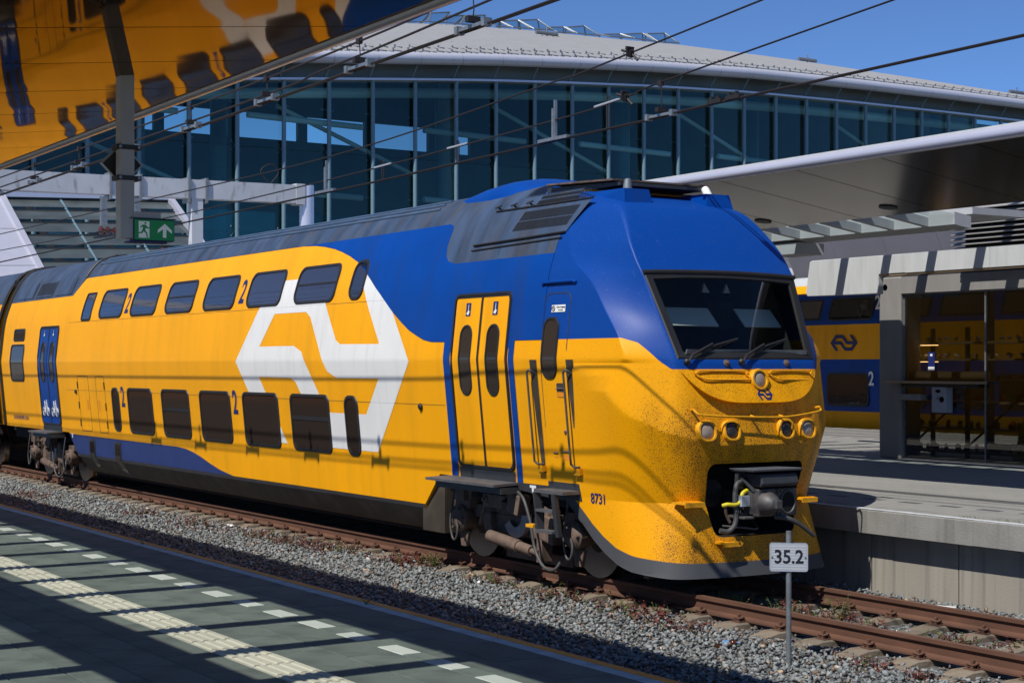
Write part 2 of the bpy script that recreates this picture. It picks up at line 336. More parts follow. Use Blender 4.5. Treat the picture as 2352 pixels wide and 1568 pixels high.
def stones(name, regions):
    Vs, Fs, Cs = [], [], []; off = 0
    for (x0, x1, y0, y1, sp, r0, r1, lift, mode) in regions:
        nx, ny = int((x1-x0)/sp), int((y1-y0)/sp)
        gx, gy = np.meshgrid(np.arange(nx), np.arange(ny)); N_ = nx*ny
        px = x0+(gx.ravel()+rng.uniform(-.1,1.1,N_))*sp; py = y0+(gy.ravel()+rng.uniform(-.1,1.1,N_))*sp
        if mode == 'crib':   # between sleepers only
            ph = ((px-.1) % .6); keep = (ph > .25) | (rng.random(N_) < .05); px, py = px[keep], py[keep]; N_ = len(px)
        pz = bedz(py)+lift+rng.uniform(-.012,.035,N_); rad = rng.uniform(r0*.8,r1*1.05,N_)*np.where(rng.random(N_) < .08, 1.4, 1)
        q = rng.normal(size=(N_,4)); q /= np.linalg.norm(q,axis=1)[:,None]; w,x,y,z = q.T
        R = np.stack([1-2*(y*y+z*z),2*(x*y-z*w),2*(x*z+y*w),2*(x*y+z*w),1-2*(x*x+z*z),2*(y*z-x*w),2*(x*z-y*w),2*(y*z+x*w),1-2*(x*x+y*y)],1).reshape(-1,3,3)
        g = np.clip(rng.normal(.215,.06,N_),.08,.45); col = np.stack([g*.93,g*1.0,g*.99,np.ones(N_)],1)
        br = rng.random(N_); near = np.exp(-(np.abs(np.abs(py)-.75)/.36)**2)
        b1 = br < .07+.6*near; col[b1,:3] = np.stack([g*.85,g*.62,g*.47],1)[b1]
        b2 = br > .978; col[b2,:3] = np.stack([g*1.6,g*1.15,g*.8],1)[b2]
        var = rng.integers(0,len(VAR),N_)
        for k,(hv,hf) in enumerate(VAR):
            s = np.where(var==k)[0]
            if not len(s): continue
            v = np.einsum('nij,kj->nki',R[s],hv)*rad[s][:,None,None]; v[:,:,2] *= .85; v += np.stack([px[s],py[s],pz[s]],1)[:,None,:]
            f = hf[None]+(np.arange(len(s))*len(hv))[:,None,None]+off
            Vs.append(v.reshape(-1,3)); Fs.append(f.reshape(-1,3)); Cs.append(np.repeat(col[s],len(hv),0)); off += len(s)*len(hv)
    V_ = np.concatenate(Vs); F_ = np.concatenate(Fs); C_ = np.concatenate(Cs)
    me = bpy.data.meshes.new(name); me.vertices.add(len(V_)); me.vertices.foreach_set('co', V_.ravel().astype('f'))
    me.loops.add(len(F_)*3); me.loops.foreach_set('vertex_index', F_.ravel().astype('i')); me.polygons.add(len(F_)); me.polygons.foreach_set('loop_start', np.arange(0,len(F_)*3,3).astype('i'))
    me.update(calc_edges=True)
    a = me.color_attributes.new('col', 'FLOAT_COLOR', 'POINT'); a.data.foreach_set('color', C_.ravel().astype('f'))
    return obj_from(name, me, 'stone')
o = stones('gravel', [(-11,6.5,-3.5,-1.04,.050,.025,.044,.018,''),(-11,6.5,-1.08,-.84,.045,.018,.034,.012,'crib'),(-2.5,6.5,-.66,.66,.050,.02,.038,.0,'crib'),(-2.5,6.5,.86,1.95,.052,.025,.046,.02,''),
   (-34,-11,-3.5,-1.02,.066,.028,.048,.018,''),(-34,-11,-1.1,-.84,.062,.022,.036,.01,'crib'),(-14,6.5,-5.9,-3.5,.075,.03,.05,.012,''),(-60,-34,-3.3,-.9,.11,.04,.06,.01,'')])
kind(o, 'stuff'); o['label'] = 'loose grey crushed stone ballast spread between the platforms'
# rails + sleepers + clips
tr = thing('railway_track', 'rusty railway track on concrete sleepers under the yellow train', 'track', (0,0,-.2))
RP = [(-.036,0),(.036,0),(.036,-.032),(.028,-.042),(.009,-.052),(.009,-.125),(.03,-.14),(.07,-.15),(.07,-.165),(-.07,-.165),(-.07,-.15),(-.03,-.14),(-.009,-.125),(-.009,-.052),(-.028,-.042),(-.036,-.032)]
for y in (-.753, .753):
    r = MB().prism([(-60,y+a,b) for a,b in RP], (75,0,0)).build('rail', 'rust', tr)
    MB().box(-60,15,y-.034,y+.034,.0008,.003).build('running_surface', 'railtop', r)
slm = MB(); pr = [(-1.28,-.235),(-.98,-.168),(-.58,-.168),(-.3,-.2),(.3,-.2),(.58,-.168),(.98,-.168),(1.28,-.235)]
v = []
for y, z in pr:
    w = .115
    v += [(-w-.02,y,-.36),(-w,y,z-.012),(-w+.02,y,z),(w-.02,y,z),(w,y,z-.012),(w+.02,y,-.36)]
f = []
for i in range(len(pr)-1):
    for k in range(5): f.append((i*6+k, i*6+k+1, (i+1)*6+k+1, (i+1)*6+k))
f += [(0,1,2,3,4,5)[::-1], tuple(range((len(pr)-1)*6, len(pr)*6))]
slme = MB().add(v, f).mesh('sleeper'); slme.materials.append(mt['sleeper'])
cm = MB()
for s in (-1,):
    pts = [(-.03,s*.075,-.155),(-.05,s*.10,-.14),(-.045,s*.135,-.125),(-.01,s*.15,-.12),(.03,s*.14,-.125),(.045,s*.105,-.115),(.03,s*.075,-.125),(.0,s*.065,-.14),(-.02,s*.09,-.15)]
    cm.tube(bez(pts, 4), .0095, 6)
    cm.box(.0,.03,s*.13-.018,s*.13+.018,-.17,-.085); cm.box(-.06,.06,s*.115-.05,s*.115+.05,-.169,-.158)
clme = cm.mesh('rail_clip'); clme.materials.append(mt['clip'])
for i in range(-68, 19):
    x = i*.6+.1+.01*random.uniform(-1,1)
    s = bpy.data.objects.new('sleeper', slme); s.location = (x,0,0); s.rotation_euler.z = random.uniform(-.008,.008); WL[s.name] = (x,0,0); link(s, tr)
    for y in ((-.753, .753) if x > -2.5 else (-.753,)):
        c = bpy.data.objects.new('rail_clip', clme); c.location = (x+.02,y,0); link(c, s)
# ------------------------------------------------------------ near platform
P = .77; EY = -6.34
pl = MB().box(-60,14,-30,EY-.005,-.5,P-.07).build('station_platform', 'concrete'); tag(pl, 'dark paved platform with cream tactile strip and orange edge line', 'platform')
def slabmesh(name, sx, sy, mat, h=.06, bev=.004):
    m = MB(); a, b = sx/2, sy/2
    v = [(-a,-b,-h),(a,-b,-h),(a,b,-h),(-a,b,-h),(-a,-b,-bev),(a,-b,-bev),(a,b,-bev),(-a,b,-bev),(-a+bev,-b+bev,0),(a-bev,-b+bev,0),(a-bev,b-bev,0),(-a+bev,b-bev,0)]
    m.add(v, [(0,1,5,4),(1,2,6,5),(2,3,7,6),(3,0,4,7),(4,5,9,8),(5,6,10,9),(6,7,11,10),(7,4,8,11),(8,9,10,11)])
    me = m.mesh(name); me.materials.append(mt[mat]); return me
def tactmesh():
    m = MB(); sx, sy = .30, .272
    m.box(-sx/2+.002, sx/2-.002, -sy/2, sy/2, -.06, 0)
    for k in range(4):
        y = -sy/2+sy*(k+.5)/4
        m.prism([(-.135,y-.022,0),(-.135,y+.022,0),(-.135,y+.014,.006),(-.135,y-.014,.006)], (.27,0,0))
    me = m.mesh('tactile_tile'); me.materials.append(mt['cream']); return me
def put(name, me, parent, loc, rz=0):
    o = bpy.data.objects.new(name, me); o.location = loc; o.rotation_euler.z = rz; return link(o, parent)
G = .007
# edge: orange paint line, worn white strip
MB().box(-60,14,EY-.035,EY+.012,P-.25,P+.006).build('edge_line', 'orange', pl)
em = slabmesh('edge_strip', .995, .095, 'edgewhite')
for i in range(-26, 10): put('edge_strip', em, pl, (i+.3, EY-.036-.049, P))
tacm = tactmesh(); wtm = slabmesh('white_tile', .297, .125, 'whitetile')
rows = []       # (y0,y1) slab rows
rows += [(-6.805,-6.472,.60),(-7.005,-6.808,.60)]
yy = -7.133
for wdt in (.30,.295): rows.append((yy-wdt, yy-.006, .60)); yy -= wdt
yy = -8.003
while yy > -9.6: rows.append((yy-.30, yy-.006, .60)); yy -= .30
cache = {}; allsl = []
for ri, (y0, y1, ln) in enumerate(rows):
    offx = (ri % 2)*.3+random.uniform(-.05,.05); i = -60
    while i < 22:
        allsl.append((i*ln+offx, (y0+y1)/2, y1-y0, ln)); i += 1
cpos = Vector((13.27,-11.56))
def inview(x, y):
    d = Vector((x,y))-cpos; dep = -d.x*math.cos(THETA)+d.y*math.sin(THETA); lat = d.x*math.sin(THETA)+d.y*math.cos(THETA)
    if dep < 1: return None
    px = 1176+3750*lat/dep; py = 838+3750*1.63/dep
    return dep if (-120 < px < 2400 and py < 1720) else None
seen = sorted([(inview(x,y) or 1e3+abs(x), x, y, w_, ln) for x,y,w_,ln in allsl])
rest = MB(); used = 0
for d, x, y, w_, ln in seen:
    if d < 1e3 and used < 290:
        k = round(w_,3)
        if k not in cache: cache[k] = slabmesh('paving_slab', ln-G, w_, 'slab')
        put('paving_slab', cache[k], pl, (x, y, P+random.uniform(-.0012,.0012)), random.uniform(-.002,.002)); used += 1
    else: rest.box(x-ln/2+.0015, x+ln/2-.0015, y-w_/2, y+w_/2, P-.06, P)
kind(rest.build('paving', 'slab', pl), 'stuff')
for i in range(-45, 28):
    x = 2.305+i*.543
    put('white_tile', wtm, pl, (x, -7.069, P+.0005), random.uniform(-.004,.004))
    MB_ = cache.setdefault('gap', slabmesh('paving_slab', .238, .125, 'slab'))
    put('paving_slab', MB_, pl, (x+.2715, -7.069, P))
for i in range(-90, 45):
    put('tactile_tile', tacm, pl, (i*.302+.1, -7.867, P+.0005+random.uniform(-.001,.001)), random.uniform(-.003,.003))
# ------------------------------------------------------------ far platform with its wall
pr_ = MB().box(-60,14,2.02,18.5,-.5,P-.07).build('station_platform', 'wallconc'); tag(pr_, 'light grey paved platform with concrete coping on which the kiosk stands', 'platform')
wp = MB(); wp.box(-.64,.64,0,.05,-.6,.55); wpm = wp.mesh('wall_panel'); wpm.materials.append(mt['wallconc'])
for i in range(-10, 9): put('wall_panel', wpm, pr_, (.35+i*1.3, 1.975+random.uniform(0,.006), -.02))
ck = MB(); ck.v = []; ck.prism([(-.648,1.75,.50),(-.648,2.2,.50),(-.648,2.2,P),(-.648,1.765,P),(-.648,1.75,P-.015)], (1.296,0,0)); ckm = ck.mesh('coping_block'); ckm.materials.append(mt['concrete'])
for i in range(-14, 9):
    c = put('coping_block', ckm, pr_, (.75+i*1.3, random.uniform(-.006,.006), random.uniform(-.003,.003)))
m = MB()
for i in range(-14, 9): m.box(.75+i*1.3-.645,.75+i*1.3+.645,1.758,1.86,P+.0005,P+.005)
m.build('white_edge_line', 'edgewhite', pr_)
sR = slabmesh('paving_slab', .597, .297, 'slabR'); sD = slabmesh('dark_slab', .297, .135, 'slabdark'); sD2 = slabmesh('dark_slab', .297, .145, 'slabdark')
used = 0; rest = MB()
y = 2.2
ri = 0
while y < 12:
    for i in range(-45, 22):
        x = i*.6+(ri % 2)*.3
        if 3.66 < y+.15 < 3.95: continue
        if used < 260 and -8 < x < 3.2 and y < 8: put('paving_slab', sR, pr_, (x, y+.15, P+random.uniform(-.001,.001))); used += 1
        else: rest.box(x-.2985,x+.2985,y+.0015,y+.2985,P-.06,P)
    y += .30; ri += 1
    if ri == 5: y += .25  # tactile band
rest.box(-30,14,12.0,18.5,P-.06,P)
kind(rest.build('paving', 'slabR', pr_), 'stuff')
for i in range(-12, 8): put('dark_tile', sD, pr_, (-.5+i*.6, 2.81, P+.003))
m = MB()
for k in range(5): m.prism([(-40,3.70+k*.05,P-.01),(-40,3.735+k*.05,P-.01),(-40,3.73+k*.05,P+.006),(-40,3.705+k*.05,P+.006)], (54,0,0))
m.box(-40,14,3.69,3.96,P-.05,P-.009)
m.build('guide_strip', 'slabdark', pr_)
# ------------------------------------------------------------ the yellow double-deck train
PROF = [(.27,.99),(.44,1.115),(.62,1.235),(1.03,1.262),(1.16,1.27),(1.8,1.334),(2.44,1.3985),(2.47,1.40),(2.50,1.398),(2.8,1.364),(3.15,1.325),(3.3,1.301),(3.45,1.27),(3.6,1.225),(3.75,1.173),(3.9,1.113),(4.05,1.045),(4.2,.965),(4.3,.90),(4.4,.815),(4.47,.74),(4.52,.665),(4.56,.57),(4.6,.44),(4.63,.28),(4.65,0)]
PZ = [p[0] for p in PROF]; PW = [p[1] for p in PROF]
def pw(z): return float(np.interp(z, PZ, PW))
def pn(z):
    a, b = max(z-.04,.27), min(z+.04,4.65); dw = pw(b)-pw(a); dz = b-a; l = math.hypot(dw,dz); return dz/l, -dw/l
def pt(x, z, off=0., side=-1):
    ny, nz = pn(z); return (x, side*(pw(z)+off*ny), z+off*nz)
def conform(vf, off, side=-1, extra=0, M=None):
    v, f = vf; bm = bmesh.new(); vv = [bm.verts.new((p[0],0,p[1])) for p in v]
    for q in f:
        try: bm.faces.new([vv[i] for i in q])
        except ValueError: pass
    zs = [p[1] for p in v]; lo, hi = min(zs), max(zs)
    for z in sorted(set(PZ+([lo+(hi-lo)*k/extra for k in range(1,extra)] if extra else []))):
        if lo < z < hi: bmesh.ops.bisect_plane(bm, geom=bm.verts[:]+bm.edges[:]+bm.faces[:], plane_co=(0,0,z), plane_no=(0,0,1), dist=1e-5)
    bm.verts.index_update(); V_ = [pt(p.co.x, p.co.z, off, side) for p in bm.verts]; F_ = [tuple(q.index for q in p.verts) for p in bm.faces]
    # orient outwards
    out = []
    for q in F_:
        a, b, c = [Vector(V_[i]) for i in q[:3]]; nrm = (b-a).cross(c-a)
        out.append(q if nrm.y*side+nrm.z*.3 > 0 else q[::-1])
    bm.free(); return V_, out
def decal(name, poly, off, mat, parent, both=False, smooth=True, extra=0):
    vf = poly if isinstance(poly, tuple) else (poly, [tuple(range(len(poly)))])
    if not isinstance(poly, tuple): vf = fill([poly])
    m = MB(); m.add(*conform(vf, off, -1, extra))
    if both: m.add(*conform(vf, off, 1, extra))
    return m.build(name, mat, parent, smooth)
def rrect(x0, x1, z0, z1, r, n=5, seg=7):
    out = []
    for cx, cz, a0 in ((x1-r,z0+r,-90),(x1-r,z1-r,0),(x0+r,z1-r,90),(x0+r,z0+r,180)):
        for k in range(n+1):
            a = math.radians(a0+90*k/n); out.append((cx+r*math.cos(a), cz+r*math.sin(a)))
    res = []
    for i, p in enumerate(out):
        q = out[(i+1) % len(out)]; res.append(p)
        if abs(q[1]-p[1]) > .15:
            for k in range(1, seg): res.append((p[0]+(q[0]-p[0])*k/seg, p[1]+(q[1]-p[1])*k/seg))
    return res
def inset(poly, cx, cz, d, hw, hh): return [(cx+(x-cx)*(hw-d)/hw, cz+(z-cz)*(hh-d)/hh) for x,z in poly]
def ring(name, x0, x1, z0, z1, r, d, off0, off1, mat, parent, off2=None):
    A = rrect(x0,x1,z0,z1,r); B = inset(A,(x0+x1)/2,(z0+z1)/2,d,(x1-x0)/2,(z1-z0)/2); n = len(A); m = MB()
    L_ = [[pt(x,z,off0) for x,z in A],[pt(x,z,off1) for x,z in inset(A,(x0+x1)/2,(z0+z1)/2,d*.2,(x1-x0)/2,(z1-z0)/2)],[pt(x,z,off1) for x,z in B],[pt(x,z,off0+.001 if off2 is None else off2) for x,z in B]]
    for l in L_: m.v += l
    for k in range(3):
        for i in range(n): j = (i+1) % n; m.f.append((k*n+i,k*n+j,(k+1)*n+j,(k+1)*n+i))
    return m.build(name, mat, parent, True), B
def window(parent, x0, x1, z0, z1, glass, transom=None, r=.13, name='window'):
    fr, B = ring(name, x0, x1, z0, z1, r, .045, -.005, .016, 'rubber', parent)
    g = decal('pane', B, .006, glass, fr, extra=0)
    if transom:
        a, b = transom; decal('transom_bar', [(x0+.04,a),(x1-.04,a),(x1-.04,b),(x0+.04,b)], .012, 'rubber', fr)
    return fr
def loft(secs, mat, name, parent, caps=True, smooth=True):
    m = MB(); n = len(secs[0])
    for s in secs: m.v += s
    for i in range(len(secs)-1):
        for k in range(n-1): m.f.append((i*n+k, i*n+k+1, (i+1)*n+k+1, (i+1)*n+k))
    if caps: m.f.append(tuple(range(n))[::-1]); m.f.append(tuple((len(secs)-1)*n+k for k in range(n)))
    return m.build(name, mat, parent, smooth)
def section(x, z0, z1=4.65):
    pr = [(z,w_) for z,w_ in PROF if z0 <= z <= z1]
    if pr[0][0] > z0: pr = [(z0,pw(z0))]+pr
    if pr[-1][0] < z1: pr.append((z1,pw(z1)))
    l = [(x,-w_,z) for z,w_ in pr]; r = [(x,w_,z) for z,w_ in reversed(pr)]
    if z1 >= 4.65: r = r[1:]
    return l+r
CO1 = 'front driving coach of the yellow and blue double-deck train'
c1 = thing('train_coach', CO1+', large white emblem on its side', 'train', (-12,0,0))
bs = loft([section(-24.35,1.03), section(-3.3,1.03)], 'yellow', 'body_shell', c1)
cs = loft([section(-3.3,1.03,4.42), section(-2.08,1.03,4.42)], 'yellow', 'cab_rear_shell', c1)
for o_, zt in ((bs,4.2),(cs,3.7)):
    o_.data.materials.append(mt['roof'])
    for p_ in o_.data.polygons:
        if p_.center.z > zt: p_.material_index = 1
# low belly between the bogies
m = MB(); lim = [(.27,-19.1,-5.1),(.44,-19.17,-5.05),(.62,-19.25,-5.0),(1.035,-19.72,-4.57)]
for z,a,b in lim:
    w_ = pw(z)
    m.v += [(a,-w_,z),(b,-w_,z),(b,w_,z),(a,w_,z)]
for k in range(len(lim)-1):
    for i in range(4): j = (i+1) % 4; m.f.append((k*4+i,k*4+j,(k+1)*4+j,(k+1)*4+i))
m.f.append((3,2,1,0)); m.build('belly', 'yellow', c1)
decal('skirt', [(-19.12,.275),(-5.11,.275),(-5.04,.565),(-19.22,.565)], .004, 'skirtdark', c1)
decal('sill_line', [(-19.22,.565),(-5.03,.565),(-5.0,.62),(-19.24,.62)], .005, 'sill', c1)
MB().box(-19.0,-5.15,-.9,.9,.2,.268).build('underframe', 'black', c1)
MB().box(-4.5,-1.75,-1.05,1.05,.78,1.028).build('bogie_well', 'black', c1); MB().box(-24.3,-19.8,-1.05,1.05,.78,1.028).build('bogie_well', 'black', c1)
MB().box(-5.12,-4.56,-1.2,1.2,.28,1.02).build('belly_bulkhead', 'skirtdark', c1)
# livery
decal('blue_skirt_panel', [(-19.69,1.0),(-16,.995),(-13.66,.99),(-13.27,.97),(-12.95,.93),(-12.6,.865),(-12.2,.77),(-11.8,.69),(-11.27,.622),(-19.24,.622)], .003, 'skirtblue', c1)
decal('emblem', ([(-7.96+x,2.45+z) for x,z,_ in LOGO[0]], LOGO[1]), .003, 'white', c1)
bc = [(-9.9,4.185),(-9.19,4.185),(-8.74,4.165),(-8.4,4.13),(-7.99,4.07),(-7.7,4.01),(-7.4,3.935),(-7.06,3.83),(-6.8,3.72),(-6.52,3.57),(-6.1,3.335),(-5.67,3.08),(-5.42,2.95),(-5.21,2.85),(-5.0,2.78),(-4.80,2.72),(-4.59,2.69),(-4.26,2.685),(-4.26,1.035),(-4.10,1.035),(-4.10,2.6),(-2.76,2.6),(-2.76,1.035),(-2.64,1.035),(-2.64,2.685),(-2.076,2.685),(-2.076,3.67),(-4.3,3.66),(-4.47,3.70),(-4.58,3.78),(-4.64,3.9),(-4.66,4.10),(-4.70,4.17),(-4.80,4.2)]
decal('blue_livery_panel', bc, .006, 'blue', c1)
rf = [(-19.40,4.165),(-9.9,4.185),(-4.80,4.2),(-4.70,4.17),(-4.66,4.10),(-4.64,3.9),(-4.58,3.78),(-4.47,3.70),(-4.3,3.66),(-3.305,3.665),(-3.305,4.648),(-24.34,4.648),(-24.34,3.80),(-19.83,3.82)]
decal('roof_skin', rf, .004, 'roof', c1, both=True)
MB().prism([(-3.297,y,z) for y,z in [(-pw(z),z) for z in (4.415,4.47,4.52,4.56,4.6,4.63)]+[(0,4.65)]+[(pw(z),z) for z in (4.63,4.6,4.56,4.52,4.47,4.415)]],(.012,0,0)).build('roof_end', 'roof', c1)
for s_ in (-1,1):
    m = MB(); m.add(*conform(fill([[(-3.3,3.665),(-2.076,3.67),(-2.076,4.415),(-3.3,4.415)]]), .004, s_)); m.build('cab_roof_skin', 'roof', c1, True)
MB().box(-3.29,-2.05,-.80,.80,4.421,4.43).build('cab_roof_plate', 'roof', c1)
for k, z in enumerate((4.44,4.50,4.55)):
    MB().tube([pt(-19.2,z,.012), pt(-5.4,z,.012)], .016, 6).build('roof_rib', 'roofrail', c1)
MB().tube([pt(-19.42,z,.02) for z in (4.17,4.25,4.33,4.4,4.46,4.52,4.57,4.61,4.64)], .03, 6).build('roof_seam', 'rubber', c1)
MB().tube([pt(-24.33,z,.01) for z in (1.05,1.5,2.0,2.47,3.0,3.4,3.7,4.0,4.2,4.35,4.45,4.53,4.6,4.64)], .045, 8).build('end_seal', 'rubber', c1)
# rear service panels on the roof cove
for a, b in ((-23.9,-22.7),(-22.5,-21.3),(-21.1,-19.95)):
    p = decal('roof_hatch', rrect(a,b,3.86,4.2,.03,2), .016, 'roof', c1)
m = MB()
for k in range(11):
    x = -22.4+k*.1; m.add(*conform(([(x,3.9),(x+.05,3.9),(x+.05,4.16),(x,4.16)],[(0,1,2,3)]), .022))
kind(m.build('hatch_grille', 'rubber', c1), 'stuff')
# front roof grille
gp = decal('vent_panel', [(-3.95,3.86),(-1.98,3.90),(-1.72,4.26),(-3.75,4.26)], .012, 'roof', c1)
m = MB()
for k in range(34):
    x = -3.16+k*.034
    for z0, z1 in ((3.985,4.095),(4.105,4.215)): m.add(*conform(([(x+(z0-3.98)*.5,z0),(x+.017+(z0-3.98)*.5,z0),(x+.017+(z1-3.98)*.5,z1),(x+(z1-3.98)*.5,z1)],[(0,1,2,3)]), .017))
kind(m.build('vent_slots', 'black', gp), 'stuff')
m = MB()
for k in range(30):
    x = -2.9+k*.034; m.add(*conform(([(x,4.29),(x+.017,4.29),(x+.03,4.345),(x+.013,4.345)],[(0,1,2,3)]), .010)); m.add(*conform(([(x+.01,4.36),(x+.027,4.36),(x+.035,4.40),(x+.018,4.40)],[(0,1,2,3)]), .010))
kind(m.build('vent_slots', 'black', gp), 'stuff')
m = MB(); m.tube([pt(-3.95,3.86,.02),pt(-1.98,3.90,.02)], .012, 6).tube([pt(-3.75,4.27,.02),pt(-1.70,4.27,.02)], .012, 6).tube([pt(-3.97,3.80,.012),pt(-2.02,3.84,.012)], .009, 6)
m.build('vent_panel_seam', 'rubber', gp)
for x in (-3.7,-3.35,-3.0): MB().cyl(pt(x,4.3,.0),pt(x,4.3,.05),.012,n=6).bar(pt(x-.05,4.29,.055),pt(x+.06,4.31,.055),.018,.018).build('latch', 'darkgrey', gp)
# roof fairing (hump) and flat equipment box
def lin(a, b, t): return a+(b-a)*t
secs = []
for x, zt, w_ in ((-5.35,4.60,.72),(-5.0,4.66,.74),(-4.6,4.72,.76),(-4.2,4.755,.77),(-3.85,4.75,.74),(-3.5,4.70,.66),(-3.15,4.60,.5),(-2.85,4.46,.3)):
    s = []
    for k in range(13):
        t = math.pi*(1-k/12); s.append((x, w_*math.cos(t)*(1 if abs(math.cos(t)) < .99 else 1), 4.30+(zt-4.30)*math.sin(t)**.55))
    secs.append(s)
loft(secs, 'blue', 'roof_fairing', c1)
m = MB().prism([(-3.1,-.62,4.432),(-1.62,-.62,4.432),(-1.62,-.62,4.47),(-3.1,-.62,4.53)], (0,1.24,0)); eq = m.build('roof_equipment_box', 'darkgrey', c1)
MB().prism([(-3.0,-.70,4.545),(-1.66,-.70,4.485),(-1.66,-.70,4.505),(-3.0,-.70,4.565)], (0,1.4,0)).build('lid', 'bogie', eq)
# windows
P78 = 1.78
xs_u = [(-17.79,-16.42),(-16.01,-14.65),(-14.21,-12.88),(-12.44,-11.10),(-10.63,-9.32),(-8.87,-7.50)]
window(c1,-18.84,-18.24,3.27,3.84,'winglass',r=.06)
for i,(a,b) in enumerate(xs_u): window(c1,a,b,3.285,3.855,'winglass',(3.555,3.585) if i in (2,5) else None, r=.15)
window(c1,-7.08,-6.64,3.29,3.86,'winglass',r=.16)
xs_l = [(-15.99,-14.69),(-14.23,-12.92),(-12.45,-11.14),(-10.65,-9.30),(-8.88,-7.57)]
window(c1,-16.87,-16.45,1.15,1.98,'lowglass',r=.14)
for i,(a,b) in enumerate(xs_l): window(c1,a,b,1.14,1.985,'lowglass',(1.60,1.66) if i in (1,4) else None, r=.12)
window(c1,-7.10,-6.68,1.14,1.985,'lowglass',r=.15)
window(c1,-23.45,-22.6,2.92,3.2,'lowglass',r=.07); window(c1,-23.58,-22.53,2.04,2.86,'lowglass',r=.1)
# class numerals
for x, z in ((-16.22,3.53),(-11.0+.15,3.54),(-16.25,1.79),(-10.95,1.79)):
    v, f = text_polys('2', .52); decal('class_numeral', ([(x+p[0]*.78,z+p[1]) for p in v], f), .005, 'navy', c1)
# panel seams
for z in (3.26,1.9): MB().tube([pt(-19.6,z,.0005),pt(-4.3,z,.0005)], .0035, 4).build('panel_seam', 'skirtdark', c1)
# service hatches with grips
for a, b in ((-18.86,-18.2),(-17.76,-17.24)):
    h, B = ring('service_hatch', a,b,1.09,2.19,.06,.012,-.002,.004,'skirtdark',c1)
    xg = b-.12 if a < -18 else a+.12
    decal('grip_recess', rrect(xg-.05,xg+.05,1.52,1.72,.02,2), .005, 'orange', h)
    for z in (1.25,1.6,2.0):
        xh = a if a < -18 else b
        MB().cyl(pt(xh,z-.07,.01),pt(xh,z+.07,.01),.014,n=6).build('hinge', 'rubber', h)
for a in (-18.45,-16.95):
    q = decal('skirt_vent_frame', [(a,.36),(a+.36,.30),(a+.36,.95),(a,.95)], .010, 'darkgrey', c1)
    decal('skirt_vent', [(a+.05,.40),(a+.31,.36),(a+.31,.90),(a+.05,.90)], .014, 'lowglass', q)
for x in (-19.0,-5.02+.1): 
    MB().lathe([(.045,0),(.045,.015),(.03,.03),(.012,.03)], pt(x,1.87,.004), (0,-1,-.1), 16).build('door_button', 'rubber', c1, True)
for x in (-19.5,-4.42,-2.45):
    decal('jacking_mark', [(x,.93),(x+.05,.93),(x+.05,.99),(x+.09,.99),(x+.09,1.02),(x-.04,1.02),(x-.04,.99),(x,.99)], .012, 'signwhite', c1)
# double doors
def doors(parent, x0, x1, z0, z1, paint, bikes=False):
    fr, B = ring('door_frame', x0,x1,z0,z1,.10,.035,-.004,.024,'rubber',parent)
    mid = (x0+x1)/2
    for a, b in ((x0+.05,mid-.02),(mid+.02,x1-.05)):
        r_ = .07; pts = rrect(a,b,z0+.03,z1-.05,.03,3,3)
        lf = decal('door_leaf', pts, .012, paint, parent)
        c = (a+b)/2
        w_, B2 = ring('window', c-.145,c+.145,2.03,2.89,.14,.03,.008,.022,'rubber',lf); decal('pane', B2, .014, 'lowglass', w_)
        st = decal('sticker', [(c-.055,2.99),(c+.055,2.99),(c+.055,3.15),(c-.055,3.15)], .015, 'navy', lf)
        decal('sticker_icon', [(c-.04,3.02),(c+.01,3.0),(c+.035,3.04),(c+.02,3.06),(c+.008,3.055),(c+.012,3.13),(c+.0,3.13),(c-.004,3.05)], .018, 'signwhite', lf)
        if bikes:
            m = MB()
            for dx in (-.13,.13): m.tube([pt(c+dx+.085*math.cos(t*math.pi/8),1.42+.085*math.sin(t*math.pi/8),.02) for t in range(16)], .010, 4, closed=True)
            for p, q in (((-.13,1.42),(-.04,1.60)),((-.04,1.60),(.09,1.60)),((.09,1.60),(.13,1.42)),((-.04,1.60),(.0,1.42)),((.0,1.42),(.09,1.60)),((-.13,1.42),(0,1.42)),((.09,1.60),(.08,1.67)),((-.04,1.6),(-.05,1.65))):
                m.tube([pt(c+p[0],p[1],.02),pt(c+q[0],q[1],.02)], .010, 4)
            m.build('bicycle_mark', 'signwhite', lf)
    decal('centre_seal', [(mid-.022,z0+.02),(mid+.022,z0+.02),(mid+.022,z1-.05),(mid-.022,z1-.05)], .018, 'rubber', fr)
    decal('head_seal', [(x0+.04,z1-.062),(x1-.04,z1-.062),(x1-.04,z1-.03),(x0+.04,z1-.03)], .016, 'rubber', fr)
    decal('threshold_recess', [(x0+.02,z0-.13),(x1-.02,z0-.13),(x1-.02,z0),(x0+.02,z0)], .009, 'darkgrey', fr)
    sp = MB().prism([(x0-.28 if paint == 'yellow' else x0,-1.60,.985),(x1+.02,-1.60,.985),(x1+.02,-1.255,1.0),(x0-.28 if paint == 'yellow' else x0,-1.255,1.0)], (0,0,.03)).build('door_step', 'darksteel', parent)
    MB().box(x0-.2 if paint=='yellow' else x0,x1+.02,-1.5,-1.22,.90,.975).build('step_housing', 'darkgrey', sp)
doors(c1,-4.075,-2.775,1.155,3.27,'yellow')
doors(c1,-21.46,-20.15,1.15,3.22,'blue',True)
